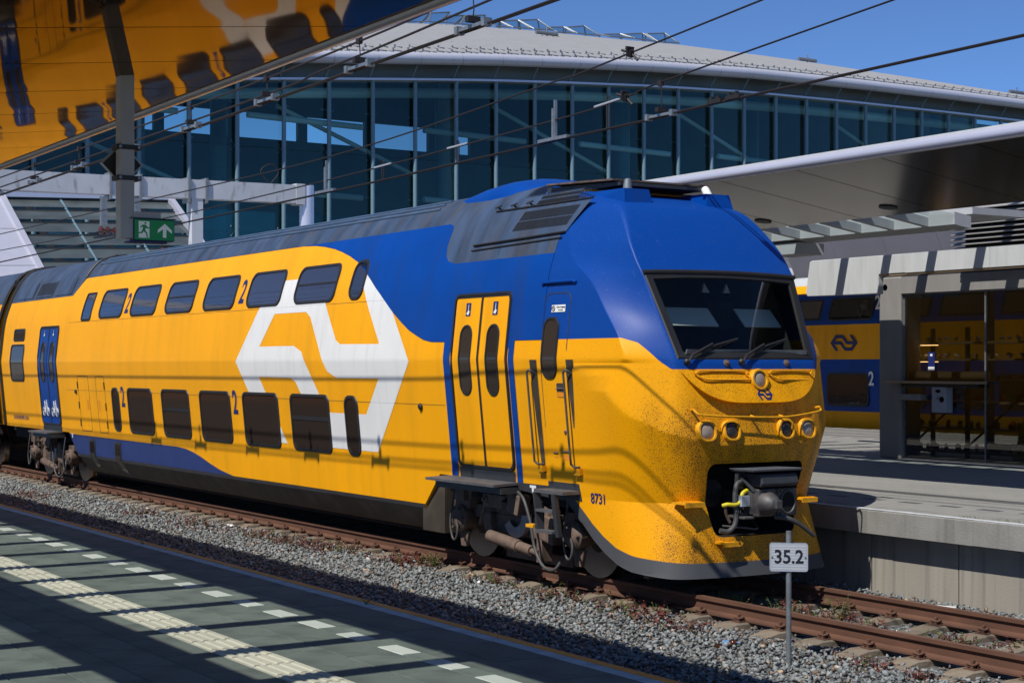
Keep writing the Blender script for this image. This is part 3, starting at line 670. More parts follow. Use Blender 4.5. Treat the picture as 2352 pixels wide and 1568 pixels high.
# ------------------------------------------------------------ cab nose
LV = [ # z, A(x,y), C(x,y), front x, corner rounding A, C
 (.18,(-.85,1.26),(-.08,1.02),.07,.30,.30),(.42,(-.85,1.235),(-.10,.93),.02,.32,.30),(.70,(-.9,1.225),(-.14,.83),-.03,.35,.32),(.92,(-.95,1.225),(-.16,.79),-.07,.4,.34),
 (1.0,(-.95,1.245),(-.15,.79),-.06,.4,.34),(1.30,(-.85,1.285),(-.09,.80),-.005,.42,.34),(1.55,(-.72,1.325),(-.02,.82),.06,.42,.34),(1.62,(-.69,1.335),(-.01,.83),.07,.42,.34),(1.85,(-.60,1.365),(-.03,.88),.055,.38,.3),
 (2.05,(-.53,1.385),(-.045,.91),.035,.32,.24),(2.3,(-.50,1.38),(-.10,.95),-.03,.2,.14),(2.42,(-.50,1.378),(-.145,.957),-.07,.10,.06),(2.455,(-.50,1.390),(-.16,.96),-.085,.06,.05),(2.66,(-.60,1.380),(-.26,.985),-.185,.014,.025),(3.0,(-.92,1.345),(-.425,1.03),-.355,.014,.02),
 (3.27,(-1.18,1.31),(-.555,1.06),-.49,.014,.02),(3.38,(-1.33,1.288),(-.61,1.073),-.545,.014,.02),(3.5,(-1.55,1.25),(-.69,1.08),-.635,.02,.025),(3.66,(-1.78,1.205),(-.80,1.07),-.75,.03,.03),(3.9,(-1.93,1.115),(-.985,1.0),-.94,.08,.05),(4.08,(-1.99,1.03),(-1.15,.93),-1.105,.15,.07),(4.17,(-2.0,.985),(-1.26,.875),-1.215,.2,.1),
 (4.25,(-2.02,.935),(-1.47,.77),-1.42,.2,.14),(4.33,(-2.04,.87),(-1.75,.66),-1.72,.2,.2),(4.39,(-2.06,.79),(-2.0,.52),-2.01,.1,.1)]
def pchip(xs, ys_, x):
    xs = np.array(xs); ys_ = np.array(ys_); h = np.diff(xs); d = np.diff(ys_)/h; mm = np.zeros(len(xs))
    for i in range(1, len(xs)-1):
        if d[i-1]*d[i] > 0: w1 = 2*h[i]+h[i-1]; w2 = h[i]+2*h[i-1]; mm[i] = (w1+w2)/(w1/d[i-1]+w2/d[i])
    mm[0] = d[0]; mm[-1] = d[-1]
    i = np.clip(np.searchsorted(xs, x)-1, 0, len(h)-1); t = (x-xs[i])/h[i]
    return ys_[i]*(2*t**3-3*t*t+1)+mm[i]*h[i]*(t**3-2*t*t+t)+ys_[i+1]*(3*t*t-2*t**3)+mm[i+1]*h[i]*(t**3-t*t)
LZ = [l[0] for l in LV]
def level(z):
    g = lambda f: float(pchip(LZ, [f(l) for l in LV], z))
    return (g(lambda l:l[1][0]),g(lambda l:l[1][1])),(g(lambda l:l[2][0]),g(lambda l:l[2][1])),g(lambda l:l[3]),g(lambda l:l[4]),g(lambda l:l[5])
def zbot(x): return float(np.interp(x, [-1.75,-1.42,-1.15,-.85,-.55,0,.2], [.89,.60,.42,.29,.22,.17,.16]))
def otl(A, C_, F_, ra, rc, sy):
    A = Vector(A); C_ = Vector(C_); S0 = Vector((-2.08, sy)); S1 = Vector((-1.5, sy))
    if A.x < -1.52: S1 = S0.lerp(A, .5)
    def rnd(p, q, r, rad, n):
        a = (p-q); b = (r-q); la, lb = a.length, b.length; k = min(rad, la*.48, lb*.48)
        s, e = q+a/la*k, q+b/lb*k; return [s*(1-t)**2+q*2*t*(1-t)+e*t*t for t in [i/n for i in range(n+1)]]
    Cn = Vector((lin(C_.x, F_, .75), C_.y*.5))
    ar = rnd(S1, A, C_, ra, 9); cr = rnd(A, C_, Cn, rc, 9); q0 = ar[0]-(ar[0]-S1)*min(.4,.015/max((ar[0]-S1).length,1e-6)); g = cr[0]-ar[-1]; k = min(.3,.015/max(g.length,1e-6))
    pts = [S0, S0.lerp(S1,.5), S1]+[S1.lerp(q0, t) for t in (.35,.65)]+[q0]+ar+[ar[-1]+g*k]+[ar[-1].lerp(cr[0], t) for t in (.35,.65)]+[cr[0]-g*k]+cr
    e = pts[-1]
    for t in [i/14 for i in range(1, 15)]:   # slightly bowed front
        y = e.y*(1-t); u = y/max(e.y,1e-6); pts.append(Vector((F_+(e.x-F_)*u*u, y)))
    return pts
ZU = 2.42
def upper(z):
    A, C_, F_, ra, rc = level(z); return otl(A, C_, F_, ra, rc, pw(min(max(z,.27),4.64)))
# lower nose: swept waist crease, lean-in below it, flared skirt
NK = otl((-.47,1.445),(.03,.925),.10,.32,.32,1.40); N2 = otl((-.60,1.225),(-.14,.84),-.085,.34,.32,pw(.95)); N3 = otl((-.52,1.285),(-.02,1.06),.10,.32,.3,pw(.62)-.01); NU = upper(ZU)
def zcr(p):
    if p.y > 1.2: return float(np.interp(p.x, [-1.42,-1.03,-.75,-.49,-.17], [2.45-.03,2.28,2.09,1.885,1.73]))
    return float(np.interp(p.y, [0,.5,.78,1.15,1.2], [1.555,1.56,1.60,1.71,1.75]))
NZ = [zcr(p) for p in NK]
for i in range(1, len(NZ)): NZ[i] = min(NZ[i], NZ[i-1])
def outline(z):
    if z >= ZU: return upper(z)
    out = []
    for i in range(len(NK)):
        zc = NZ[i]; zz_ = [.18,.95,zc,ZU] if zc < ZU-.01 else [.18,.95,ZU]; ps = [N3[i],N2[i],NK[i],NU[i]] if zc < ZU-.01 else [N3[i],N2[i],NU[i]]
        out.append(Vector((float(np.interp(z,zz_,[p.x for p in ps])), float(np.interp(z,zz_,[p.y for p in ps])))))
    return out
zl = sorted(set([round(z,3) for z in np.concatenate([np.linspace(.17,1.0,20), np.linspace(1.0,2.5,76), [.93,.95,.97,ZU], np.linspace(2.5,4.17,34), np.linspace(4.17,4.39,9)])]))
zl[0] = .18
bm = bmesh.new(); rowsv = []
for z in zl:
    ol = outline(z); full = [(p.x,-p.y) for p in ol]+[(p.x,p.y) for p in reversed(ol[:-1])]
    rowsv.append([bm.verts.new((x,y,max(z,zbot(x)) if z < 1 else z)) for x,y in full])
for a, b in zip(rowsv, rowsv[1:]):
    for k in range(len(a)-1):
        try: bm.faces.new((a[k],a[k+1],b[k+1],b[k]))
        except ValueError: pass
bm.faces.new(rowsv[-1])
bmesh.ops.remove_doubles(bm, verts=bm.verts[:], dist=.0006)
bmesh.ops.dissolve_degenerate(bm, edges=bm.edges[:], dist=.0004)
def cutout(poly):   # poly: convex list (y,z) counter-clockwise; cut through front faces and remove inside
    cx = sum(p[0] for p in poly)/len(poly); cz = sum(p[1] for p in poly)/len(poly)
    cand = [f for f in bm.faces if f.calc_center_median().x > -1.25 and f.normal.x > .2]
    bm.normal_update()
    for i in range(len(poly)):
        a, b = poly[i], poly[(i+1) % len(poly)]; nrm = Vector((0, b[1]-a[1], -(b[0]-a[0])))
        if nrm.dot(Vector((0, cx-a[0], cz-a[1]))) > 0: nrm = -nrm
        geom = list({v for f in cand for v in f.verts})+list({e for f in cand for e in f.edges})+cand
        r = bmesh.ops.bisect_plane(bm, geom=geom, plane_co=(0,a[0],a[1]), plane_no=nrm, dist=1e-6)
        fs = [g for g in r['geom'] if isinstance(g, bmesh.types.BMFace)]
        cand = [f for f in fs if nrm.dot(f.calc_center_median()-Vector((0,a[0],a[1]))) < 0]
    bmesh.ops.delete(bm, geom=cand, context='FACES')
bm.normal_update()
def arc(cx, cz, r, a0, a1, n=5): return [(cx+r*math.cos(math.radians(a0+(a1-a0)*k/n)), cz+r*math.sin(math.radians(a0+(a1-a0)*k/n))) for k in range(n+1)]
HOLE = arc(.56,1.27,.10,75,-5)+[(.62,.95)]+arc(.46,.70,.11,-10,-90)+arc(-.46,.70,.11,-90,-170)+[(-.62,.95)]+arc(-.56,1.27,.10,185,105)
WS = [(-.945,2.47),(.945,2.47),(1.055,3.36),(.6,3.385),(0,3.395),(-.6,3.385),(-1.055,3.36)]
cutout(HOLE); cutout(WS)
bmesh.ops.recalc_face_normals(bm, faces=bm.faces[:])
me = bpy.data.meshes.new('nose'); bm.to_mesh(me); bm.free()
la = me.attributes.new('liv','FLOAT','POINT'); da = me.attributes.new('dirt','FLOAT','POINT'); ba = me.attributes.new('band','FLOAT','POINT')
def sst(a, b, x): t = min(max((x-a)/(b-a),0),1); return t*t*(3-2*t)
for i, v in enumerate(me.vertices):
    x, y, z = v.co; ay = abs(y)
    la.data[i].value = z-(2.355+.33*sst(1.0,1.32,ay-.25*max(0,-x-.6)*0))
    front = .12*sst(-1.5,-.6,x)+.88*sst(-.55,.0,x)
    da.data[i].value = front*(.35+.65*sst(2.2,1.8,z)) if z < 2.36 else 0.02
    ba.data[i].value = z-(zbot(x)+.165)
nose = obj_from('nose', me, 'nose', c1, False)
me.polygons.foreach_set('use_smooth', [True]*len(me.polygons)); me.set_sharp_from_angle(angle=.2)
def fx(y, z):   # front surface X at (y,z)
    ol = outline(z); ay = abs(y); ys_ = [p.y for p in ol][::-1]; xs_ = [p.x for p in ol][::-1]
    return float(np.interp(ay, ys_, xs_))
def fp(y, z, off=0.):
    e = .02; dx_dy = (fx(y+e,z)-fx(y-e,z))/(2*e); dx_dz = (fx(y,z+e)-fx(y,z-e))/(2*e)
    n_ = Vector((1,-dx_dy,-dx_dz)).normalized(); return Vector((fx(y,z),y,z))+n_*off
def biboff(y, z):
    zl0 = 1.985+.37*(abs(y)/.95)**4
    return .006+.085*max(0,2.352-z)/.37 if (zl0 < z < 2.36 and abs(y) < .94) else 0.
def bp_(y, z, off=0.): return fp(y, z, off+biboff(y, z))
# raked bib panel under the windscreen
m = MB(); ny_ = 41; nt_ = 9
for i in range(ny_):
    y = lin(-.935,.935,i/(ny_-1)); zl0 = 1.985+.36*(abs(y)/.95)**4
    for k_ in range(nt_):
        z = lin(2.352,zl0,k_/(nt_-1)); m.v.append(tuple(fp(y,z,.006+.085*(2.352-z)/.37)))
    m.v.append(tuple(fp(y,zl0,-.01)))
for i in range(ny_-1):
    for k_ in range(nt_): a = i*(nt_+1)+k_; m.f.append((a,a+1,a+nt_+2,a+nt_+1))
me = m.mesh('bib_panel')
for nm_, fn in (('liv',lambda v:-1),('dirt',lambda v:.62),('band',lambda v:1)):
    at = me.attributes.new(nm_,'FLOAT','POINT'); at.data.foreach_set('value',[float(fn(v)) for v in me.vertices])
bibo = obj_from('bib_panel', me, 'nose', nose, True)
# coupler pocket
m = MB(); n = len(HOLE)
pk = [[(fx(y,z)-.004,y,z) for y,z in HOLE],[(-.75,y*.98,z) for y,z in HOLE]]
m.v = pk[0]+pk[1]; m.f = [(i,(i+1)%n,(i+1)%n+n,i+n) for i in range(n)]+[tuple(range(n,2*n))]
m.build('coupler_pocket', 'black', nose)
# windscreen: black frame ring, glass, cab interior
n = len(WS); cwy, cwz = 0, 2.92
fr_o = [(y*1.006,z+(.012 if z > 2.9 else -.012)) for y,z in WS]
def dens(poly, k=8): 
    out = []
    for i, p in enumerate(poly):
        q = poly[(i+1) % len(poly)]; out += [(p[0]+(q[0]-p[0])*t/k, p[1]+(q[1]-p[1])*t/k) for t in range(k)]
    return out
A_ = dens(fr_o); B_ = dens([(y*.915, 2.925+(z-2.925)*(.90 if z > 2.9 else .86)) for y,z in WS]); n = len(A_)
m = MB(); m.v = [tuple(fp(y,z,.001)) for y,z in A_]+[tuple(fp(y,z,.012)) for y,z in inset(A_,0,2.925,.015,1,.46)]+[tuple(fp(y,z,.006)) for y,z in B_]+[tuple(fp(y,z,-.03)) for y,z in B_]
for k in range(3):
    for i in range(n): j = (i+1) % n; m.f.append((k*n+i,k*n+j,(k+1)*n+j,(k+1)*n+i))
ws = m.build('windscreen', 'rubber', c1, True)
m = MB(); gl = 10
gy = lambda i, z: lin(-1,1,i/gl)*lin(.87,.97,(z-2.53)/.82)
for j in range(7):
    z = lin(2.53,3.345,j/6)
    for i in range(gl+1): m.v.append(tuple(fp(gy(i,z), z, -.012)))
for j in range(6):
    for i in range(gl): m.f.append((j*(gl+1)+i,j*(gl+1)+i+1,(j+1)*(gl+1)+i+1,(j+1)*(gl+1)+i))
m.build('glass', 'screen', ws, True)
MB().prism([(fx(0,2.545)+.005-.03,-.84,2.515),(fx(0,2.545)-.01,-.84,2.565),(fx(0,2.545)-.03,-.84,2.565),(fx(0,2.545)-.05,-.84,2.515)],(0,1.68,0)).build('wiper_scuff_strip', 'galv', ws)
ci = MB(); ci.v = [(-.5,-1.0,2.42),(-.5,1.0,2.42),(-.95,1.0,3.42),(-.95,-1.0,3.42),(-1.75,-1.0,2.42),(-1.75,1.0,2.42),(-1.75,1.0,3.42),(-1.75,-1.0,3.42)]
ci.f = [(4,5,6,7),(0,4,7,3),(1,2,6,5),(3,7,6,2)]; ci.build('cab_interior', 'darkgrey', c1)
MB().prism([(-.24,-.98,2.44),(-.75,-.98,2.50),(-.75,-.98,2.40),(-.24,-.98,2.40)],(0,1.96,0)).build('dashboard', 'darkgrey', c1)
for ya_, yb_ in ((-.93,.02),(.40,.93)): MB().prism([(-.86,ya_,3.03),(-.66,ya_,2.83),(-.67,ya_,2.82),(-.87,ya_,3.02)],(0,yb_-ya_,0)).build('pale_reflection_panel', 'signwhite', c1)  # pale panels added in place of the band reflected in the windscreen
MB().prism([(-.9,.02,3.1),(-.9,.42,3.1),(-.9,.42,2.80),(-.9,.18,2.80)],(-.1,0,0)).build('reflection_notch', 'black', c1)  # black piece stands for the dark notch in that reflected band
MB().prism([(-.80,-.10,3.30),(-.80,-.02,3.20),(-.80,-.12,3.20)],(.03,0,0)).build('visor_bracket', 'fascia', c1); MB().prism([(-.80,.22,3.30),(-.80,.27,3.20),(-.80,.18,3.20)],(.03,0,0)).build('visor_bracket', 'fascia', c1)
MB().tube([fp(lin(-1.06,1.06,i/14), 3.40-.018*(abs(i/7-1))**2, .012) for i in range(15)], .026, 8).build('windscreen_visor', 'rubber', ws, True)
# wipers
for y0, y1 in ((-.86,-.15),(-.17,.55)):
    wp_ = MB(); base = fp(y0,2.43,.02); tip = fp(y1,2.66,.045)
    wp_.lathe([(.035,0),(.035,.03),(.02,.05)], fp(y0,2.43,0), (1,0,.3), 12).tube([base+Vector((.03,0,0)), fp(y0+.06,2.48,.055), fp((y0+y1)/2-.08,2.57,.05), fp((y0+y1)/2,2.60,.05)], .016, 6)
    wp_.tube([fp(lin(y0,y1,.28),2.52,.04), fp(lin(y0,y1,.6),2.60,.035), tip], .012, 6); wp_.tube([fp(lin(y0,y1,.3),2.505,.02), tip+Vector((-.02,0,-.015))], .009, 5)
    wp_.build('wiper', 'rubber', c1, True)
for y in (-.36,.49): MB().lathe([(.04,0),(.036,.012),(.018,.02),(.018,.035),(.006,.04)], fp(y,2.42,0), (1,0,.25), 14).build('washer_nozzle', 'bogie', c1, True)
# yellow hand bars below the windscreen, top lamp, lamp guard, headlights
for y0, y1 in ((-.80,-.10),(.16,.86)):
    pts = [(y0,2.30),(y0+.06,2.33),(y0+.10,2.335),(y1-.06,2.335),(y1-.02,2.33),(y1-.05,2.30),(y1-.01,2.255),(y1+.01,2.235),(y0+.16,2.235),(y0+.09,2.245),(y0+.03,2.28)]
    MB().tube([bp_(y,z,.022) for y,z in pts], .011, 6, closed=True).build('hand_bar', 'grille', c1, True)
def lamp(name, y, z, r, sx, glass, fx_off=.0, rot=0):
    p = bp_(y,z) if name == 'top_lamp' else fp(y,z); nrm = (fp(y,z,1)-fp(y,z)).normalized(); 
    if name != 'top_lamp': nrm = (nrm+Vector((.5,0,.05))).normalized()
    u = Vector((0,0,1)).cross(nrm).normalized(); w = nrm.cross(u); m = MB(); N_ = 28
    def sq(t, rr): 
        c, s = math.cos(t), math.sin(t); e = .75 if name != 'top_lamp' else 1.
        return u*(math.copysign(abs(c)**e,c)*rr*sx)+w*(math.copysign(abs(s)**e,s)*rr)
    pr = [(1.30,-.09),(1.30,.03),(1.20,.045),(1.0,.045),(.98,.02)]
    for rr, h in pr: m.v += [tuple(p+nrm*h+sq(2*math.pi*k/N_,r*rr)) for k in range(N_)]
    for i in range(len(pr)-1):
        for k in range(N_): k2 = (k+1)%N_; m.f.append((i*N_+k,i*N_+k2,(i+1)*N_+k2,(i+1)*N_+k))
    o = m.build(name, 'grille', c1, True)
    m = MB(); pr = [(.99,.018),(.8,.03),(.5,.042),(.2,.047)]
    for rr, h in pr: m.v += [tuple(p+nrm*h+sq(2*math.pi*k/N_,r*rr)) for k in range(N_)]
    for i in range(len(pr)-1):
        for k in range(N_): k2 = (k+1)%N_; m.f.append((i*N_+k,i*N_+k2,(i+1)*N_+k2,(i+1)*N_+k))
    m.f.append(tuple(3*N_+k for k in range(N_))); m.build('lens', glass, o, True)
lamp('top_lamp',.01,2.235,.09,1.,'lens')
for y, g, s in ((-.73,'lens',1.05),(-.42,'tail',1.0),(.33,'tail',1.0),(.66,'lens',1.05)): lamp('headlight' if g == 'lens' else 'tail_light', y, 1.715-.01*abs(y), .088, s, g)
gd = [(-.87,1.93),(-.85,1.89),(-.80,1.865),(-.5,1.845),(0,1.83),(.3,1.83),(.6,1.855),(.82,1.885),(.87,1.91),(.86,1.935)]
m = MB().tube(bez([fp(y,z,.09 if abs(y) < .84 else (.06 if abs(y) > .865 or z > 1.92 else .08)) for y,z in gd],3), .011, 6)
for y in (-.15,.24): m.tube([fp(y,1.87,0), fp(y,1.835,.09)], .011, 6)
m.tube([fp(-.87,1.93,0), fp(-.87,1.93,.06)], .011, 6).tube([fp(.86,1.935,0), fp(.86,1.935,.06)], .011, 6)
m.build('lamp_guard_bar', 'grille', c1, True)
v, f = LOGO; flat_decal('emblem', LOGO, lambda a,b: tuple(bp_(.045+a*.037, 2.075+b*.05, .004)), 'navy', nose)
v, f = text_polys('8731', .155)
nv = MB()
def side_nose(x, z, off):
    ol = outline(z); pts = [(p.x,p.y) for p in ol if p.x < 0]; i = 0
    xs_ = []; ys_ = []
    for px_, py_ in pts:
        if not xs_ or px_ > xs_[-1]: xs_.append(px_); ys_.append(py_)
    y = float(np.interp(x, xs_, ys_)); e = .01; dy = (float(np.interp(x+e,xs_,ys_))-float(np.interp(x-e,xs_,ys_)))/(2*e)
    return Vector((x,-y,z))+Vector((-dy,-1,0)).normalized()*off
flat_decal('running_number', (v, f), lambda a,b: tuple(side_nose(-1.16+a*.9, .945+b, .005)), 'navy', nose)
# cab door, handrails, recesses, steps
cd, B = ring('cab_door', -2.085,-1.565,1.2,3.21,.10,.012,-.002,.004,'darkgrey',c1)
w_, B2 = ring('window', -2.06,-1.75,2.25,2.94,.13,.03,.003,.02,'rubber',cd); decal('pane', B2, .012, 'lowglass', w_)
decal('notice', [(-1.93,2.99),(-1.66,2.99),(-1.66,3.07),(-1.93,3.07)], .006, 'signwhite', cd)
m = MB().tube([pt(-1.89+.028*math.cos(t*.5236),3.03+.028*math.sin(t*.5236),.009) for t in range(12)], .005, 4, closed=True).tube([pt(-1.91,3.05,.009),pt(-1.87,3.01,.009)], .005, 4); m.build('notice_symbol', 'insul', cd)
for t, z, s in (('Geen toegang',3.045,.03),('No entry',3.012,.025)):
    v, f = text_polys(t, s); decal('notice_text', ([(-1.75+p[0],z+p[1]) for p in v], f), .008, 'ink', cd)
for x, z, h, w2 in ((-1.72,2.12,.16,.07),(-1.70,1.42,.16,.07),(-1.90,1.40,.09,.045)):
    q = decal('grip_recess', rrect(x-w2,x+w2,z-h/2,z+h/2,.015,2), .005, 'skirtdark', cd); MB().tube([pt(x-w2,z+.02,.012),pt(x+w2,z+.02,.012)], .008, 5).build('grip_bar', 'steel', q)
    decal('grip_floor', rrect(x-w2+.005,x+w2-.005,z-h/2+.005,z-.02,.012,2), .007, 'orange', q)
MB().lathe([(.02,0),(.02,.015),(.012,.02)], pt(-1.68,1.66,.003), (0,-1,0), 12).build('door_lock', 'bogie', cd, True)
MB().tube([pt(-2.16,3.30,.015),pt(-2.12,3.325,.025),pt(-1.55,3.325,.025),pt(-1.50,3.31,.015)], .016, 6).build('rain_gutter', 'blue', c1)
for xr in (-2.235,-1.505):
    rc_ = decal('rail_recess_shade', [(xr-.07,2.46),(xr+.075,2.46),(xr+.09,1.18),(xr+.02,1.18)], .004, 'skirtdark', c1)  # flat dark patch; the shade in the handrail recess is its colour
    MB().tube(bez([pt(xr+.03,2.30,.0),pt(xr+.01,2.345,.05),pt(xr-.03,2.33,.07),pt(xr-.035,2.2,.07),pt(xr-.03,1.4,.07),pt(xr-.015,1.31,.07),pt(xr+.03,1.28,.05),pt(xr+.05,1.28,.0)],4), .013, 7).build('handrail', 'hose', c1, True)
    MB().prism([pt(xr-.02,1.20,.004),pt(xr+.10,1.20,.004),pt(xr+.10,1.27,.004)], (0,-.05,-.01)).build('rail_foot', 'grille', rc_)
sb = MB().prism([pt(-2.11,1.09,.006),pt(-1.50,1.09,.006),pt(-1.46,.90,.006),pt(-2.11,.94,.006)], (0,.02,0)).build('step_recess', 'darkgrey', c1)
decal('sole_bar', [(-2.76,1.035),(-2.11,1.035),(-2.11,.90),(-2.72,.95)], .01, 'darkgrey', c1)
st = MB(); st.box(-2.06,-1.49,-1.50,-1.25,.975,1.012).build('cab_step', 'darksteel', c1)
m = MB(); m.bar((-2.05,-1.47,.98),(-2.04,-1.42,.53),.05,.08); m.build('step_frame', 'darkgrey', c1); MB().bar((-1.68,-1.48,.98),(-1.68,-1.42,.50),.07,.05).build('step_frame', 'darkgrey', c1); MB().box(-2.13,-2.085,-1.44,-1.34,.56,.86).build('step_bracket', 'darkgrey', c1)
for z in (.777,.547): MB().box(-2.03,-1.70,-1.50,-1.38,z-.014,z+.014).build('ladder_rung', 'darksteel', c1)
MB().box(-2.29,-2.14,-1.46,-1.38,.565,.60).build('yellow_tread', 'grille', c1)
# front footsteps with perforated face
def footstep(y, z, w_, d_):
    x = fx(y, z); m = MB(); m.box(x-.05,x+d_,y-w_/2,y+w_/2,z-.022,z); m.box(x+d_-.012,x+d_,y-w_/2,y+w_/2,z-.05,z-.02); o = m.build('footstep', 'grille', c1)
    m = MB()
    for k in range(int(w_/.035)):
        m.box(x+.01,x+d_-.02,y-w_/2+.012+k*.035,y-w_/2+.026+k*.035,z+.0005,z+.006)
    kind(m.build('tread_ridge', 'grille', o), 'stuff')
footstep(-.84,.97,.26,.17); footstep(.72,.96,.22,.17); footstep(-.46,.55,.21,.13)
# corner brackets and antennas on the nose roof
for y in (-.57,.60):
    x = -1.40; z = 4.20; m = MB(); m.v = [(x+.07,y-.20,z-.03),(x+.07,y+.20,z-.03),(x+.02,y+.17,z+.17),(x+.02,y-.17,z+.17),(x-.55,y-.20,z+.06),(x-.55,y+.20,z+.06),(x-.55,y+.15,z+.18),(x-.55,y-.15,z+.18)]
    m.f = [(0,1,2,3),(5,4,7,6),(3,2,6,7),(4,0,3,7),(1,5,6,2)]; m.build('roof_corner_box', 'blue', c1)
    MB().lathe([(.055,0),(.05,.05),(.04,.12),(.03,.13),(0,.14)] if y < 0 else [(.05,0),(.045,.1),(.03,.12),(0,.13)], (x-.15,y,z+.165), (0,0,1) if y < 0 else (-.5,-.2,1), 14).build('antenna', 'galv' if y < 0 else 'signwhite', c1, True)
# ------------------------------------------------------------ coupler
cp = MB().box(-.6,.20,-.13,.13,.86,1.06).build('coupler', 'coupler', c1)
m = MB().box(.20,.30,-.245,.29,.815,1.105); m.box(.05,.205,-.245,-.20,.83,1.09).box(.05,.205,.24,.285,.83,1.09).box(-.1,.205,-.36,-.2,.785,.815)
m.build('face_plate', 'coupler', cp, bevel=.02)
MB().lathe([(.125,.0),(.12,.05),(.10,.10),(.065,.15),(.05,.16),(0,.16)], (.30,-.14,.955), (1,0,0), 24).build('cone', 'coupler', cp, True)
MB().box(.40,.50,-.17,-.09,.91,1.0).build('hook', 'coupler', cp, bevel=.01)
MB().prism([(.302,.155+.095*math.cos(t*math.pi/9),.96+.115*math.sin(t*math.pi/9)) for t in range(18)], (.003,0,0)).build('socket', 'black', cp)
MB().tube([(.306,.155+.10*math.cos(t*math.pi/12),.96+.12*math.sin(t*math.pi/12)) for t in range(24)], .012, 6, closed=True).build('socket_rim', 'coupler', cp, True)
for z in (1.075,.845): MB().lathe([(.03,0),(.03,.02),(.017,.02),(.017,.004)], (.30,.03,z), (1,0,0), 14).build('air_port', 'bogie', cp, True)
m = MB().prism([(-.02,-.25,1.125),(.33,-.25,1.125),(.37,-.25,1.16),(.33,-.25,1.265),(.0,-.25,1.265)], (0,.51,0)); eb = m.build('electric_head', 'darkgrey', cp, bevel=.015)
MB().prism([(-.02,-.37,1.285),(.36,-.37,1.29),(.36,-.37,1.31),(-.02,-.37,1.305)], (0,.69,0)).build('lid', 'darkgrey', eb, bevel=.006)
m = MB()
for k in range(13): m.obox((.16,-.33+k*.05,1.312),(.34,.012,.008),(0,0,.35))
kind(m.build('lid_ribs', 'steel', eb), 'stuff')
MB().bar((.05,-.30,1.10),(.07,-.30,1.29),.09,.05,(1,0,0)).build('bracket', 'darkgrey', eb)
MB().bar((.24,-.24,1.08),(.10,-.30,1.22),.03,.03).build('stay', 'darkgrey', eb)
MB().box(.02,.17,-.36,-.25,.92,1.03).build('valve_block', 'signgrey', cp)
MB().tube(bez([(.08,-.25,1.178),(.09,-.355,1.155),(.1,-.393,1.054),(.1,-.393,.928),(.1,-.38,.80),(.1,-.41,.712),(.08,-.474,.661),(.05,-.56,.67)],6), .027, 10).build('hose', 'hose', cp, True)
MB().tube(bez([(.14,-.13,1.085),(.12,-.235,1.085),(.12,-.311,1.05),(.12,-.344,.968),(.12,-.409,.938),(.1,-.50,.945),(.06,-.53,.93)],6), .021, 10).build('yellow_hose', 'yelhose', cp, True)
MB().tube(bez([(.08,-.51,.93),(.06,-.48,.84),(.06,-.43,.75)],5), .017, 8).build('hose', 'bogie', cp, True)
for k in range(3): MB().tube(bez([(.1,-.36+.03*k,.93),(.12,-.40+.03*k,.86),(.10,-.34+.05*k,.82),(.12,-.28+.03*k,.85)],5), .009, 6).build('cable', 'hose', cp, True)
MB().tube(bez([(.28,.0,.81),(.38,.06,.80),(.42,.2,.735),(.44,.40,.60)],6), [.030]*6+[.026]*6+[.022]*7, 10).build('release_handle', 'hose', cp, True)
MB().tube(bez([(-.2,.1,.72),(0,.0,.66),(.02,-.2,.68),(-.1,-.4,.70)],6), .012, 6).build('hose', 'hose', cp, True)
m = MB().lathe([(.2,0),(.2,.04),(.15,.05),(.15,.3)], (-.72,-.28,1.02), (1,0,0), 20); m.build('buffer_flange', 'darkgrey', cp, True)
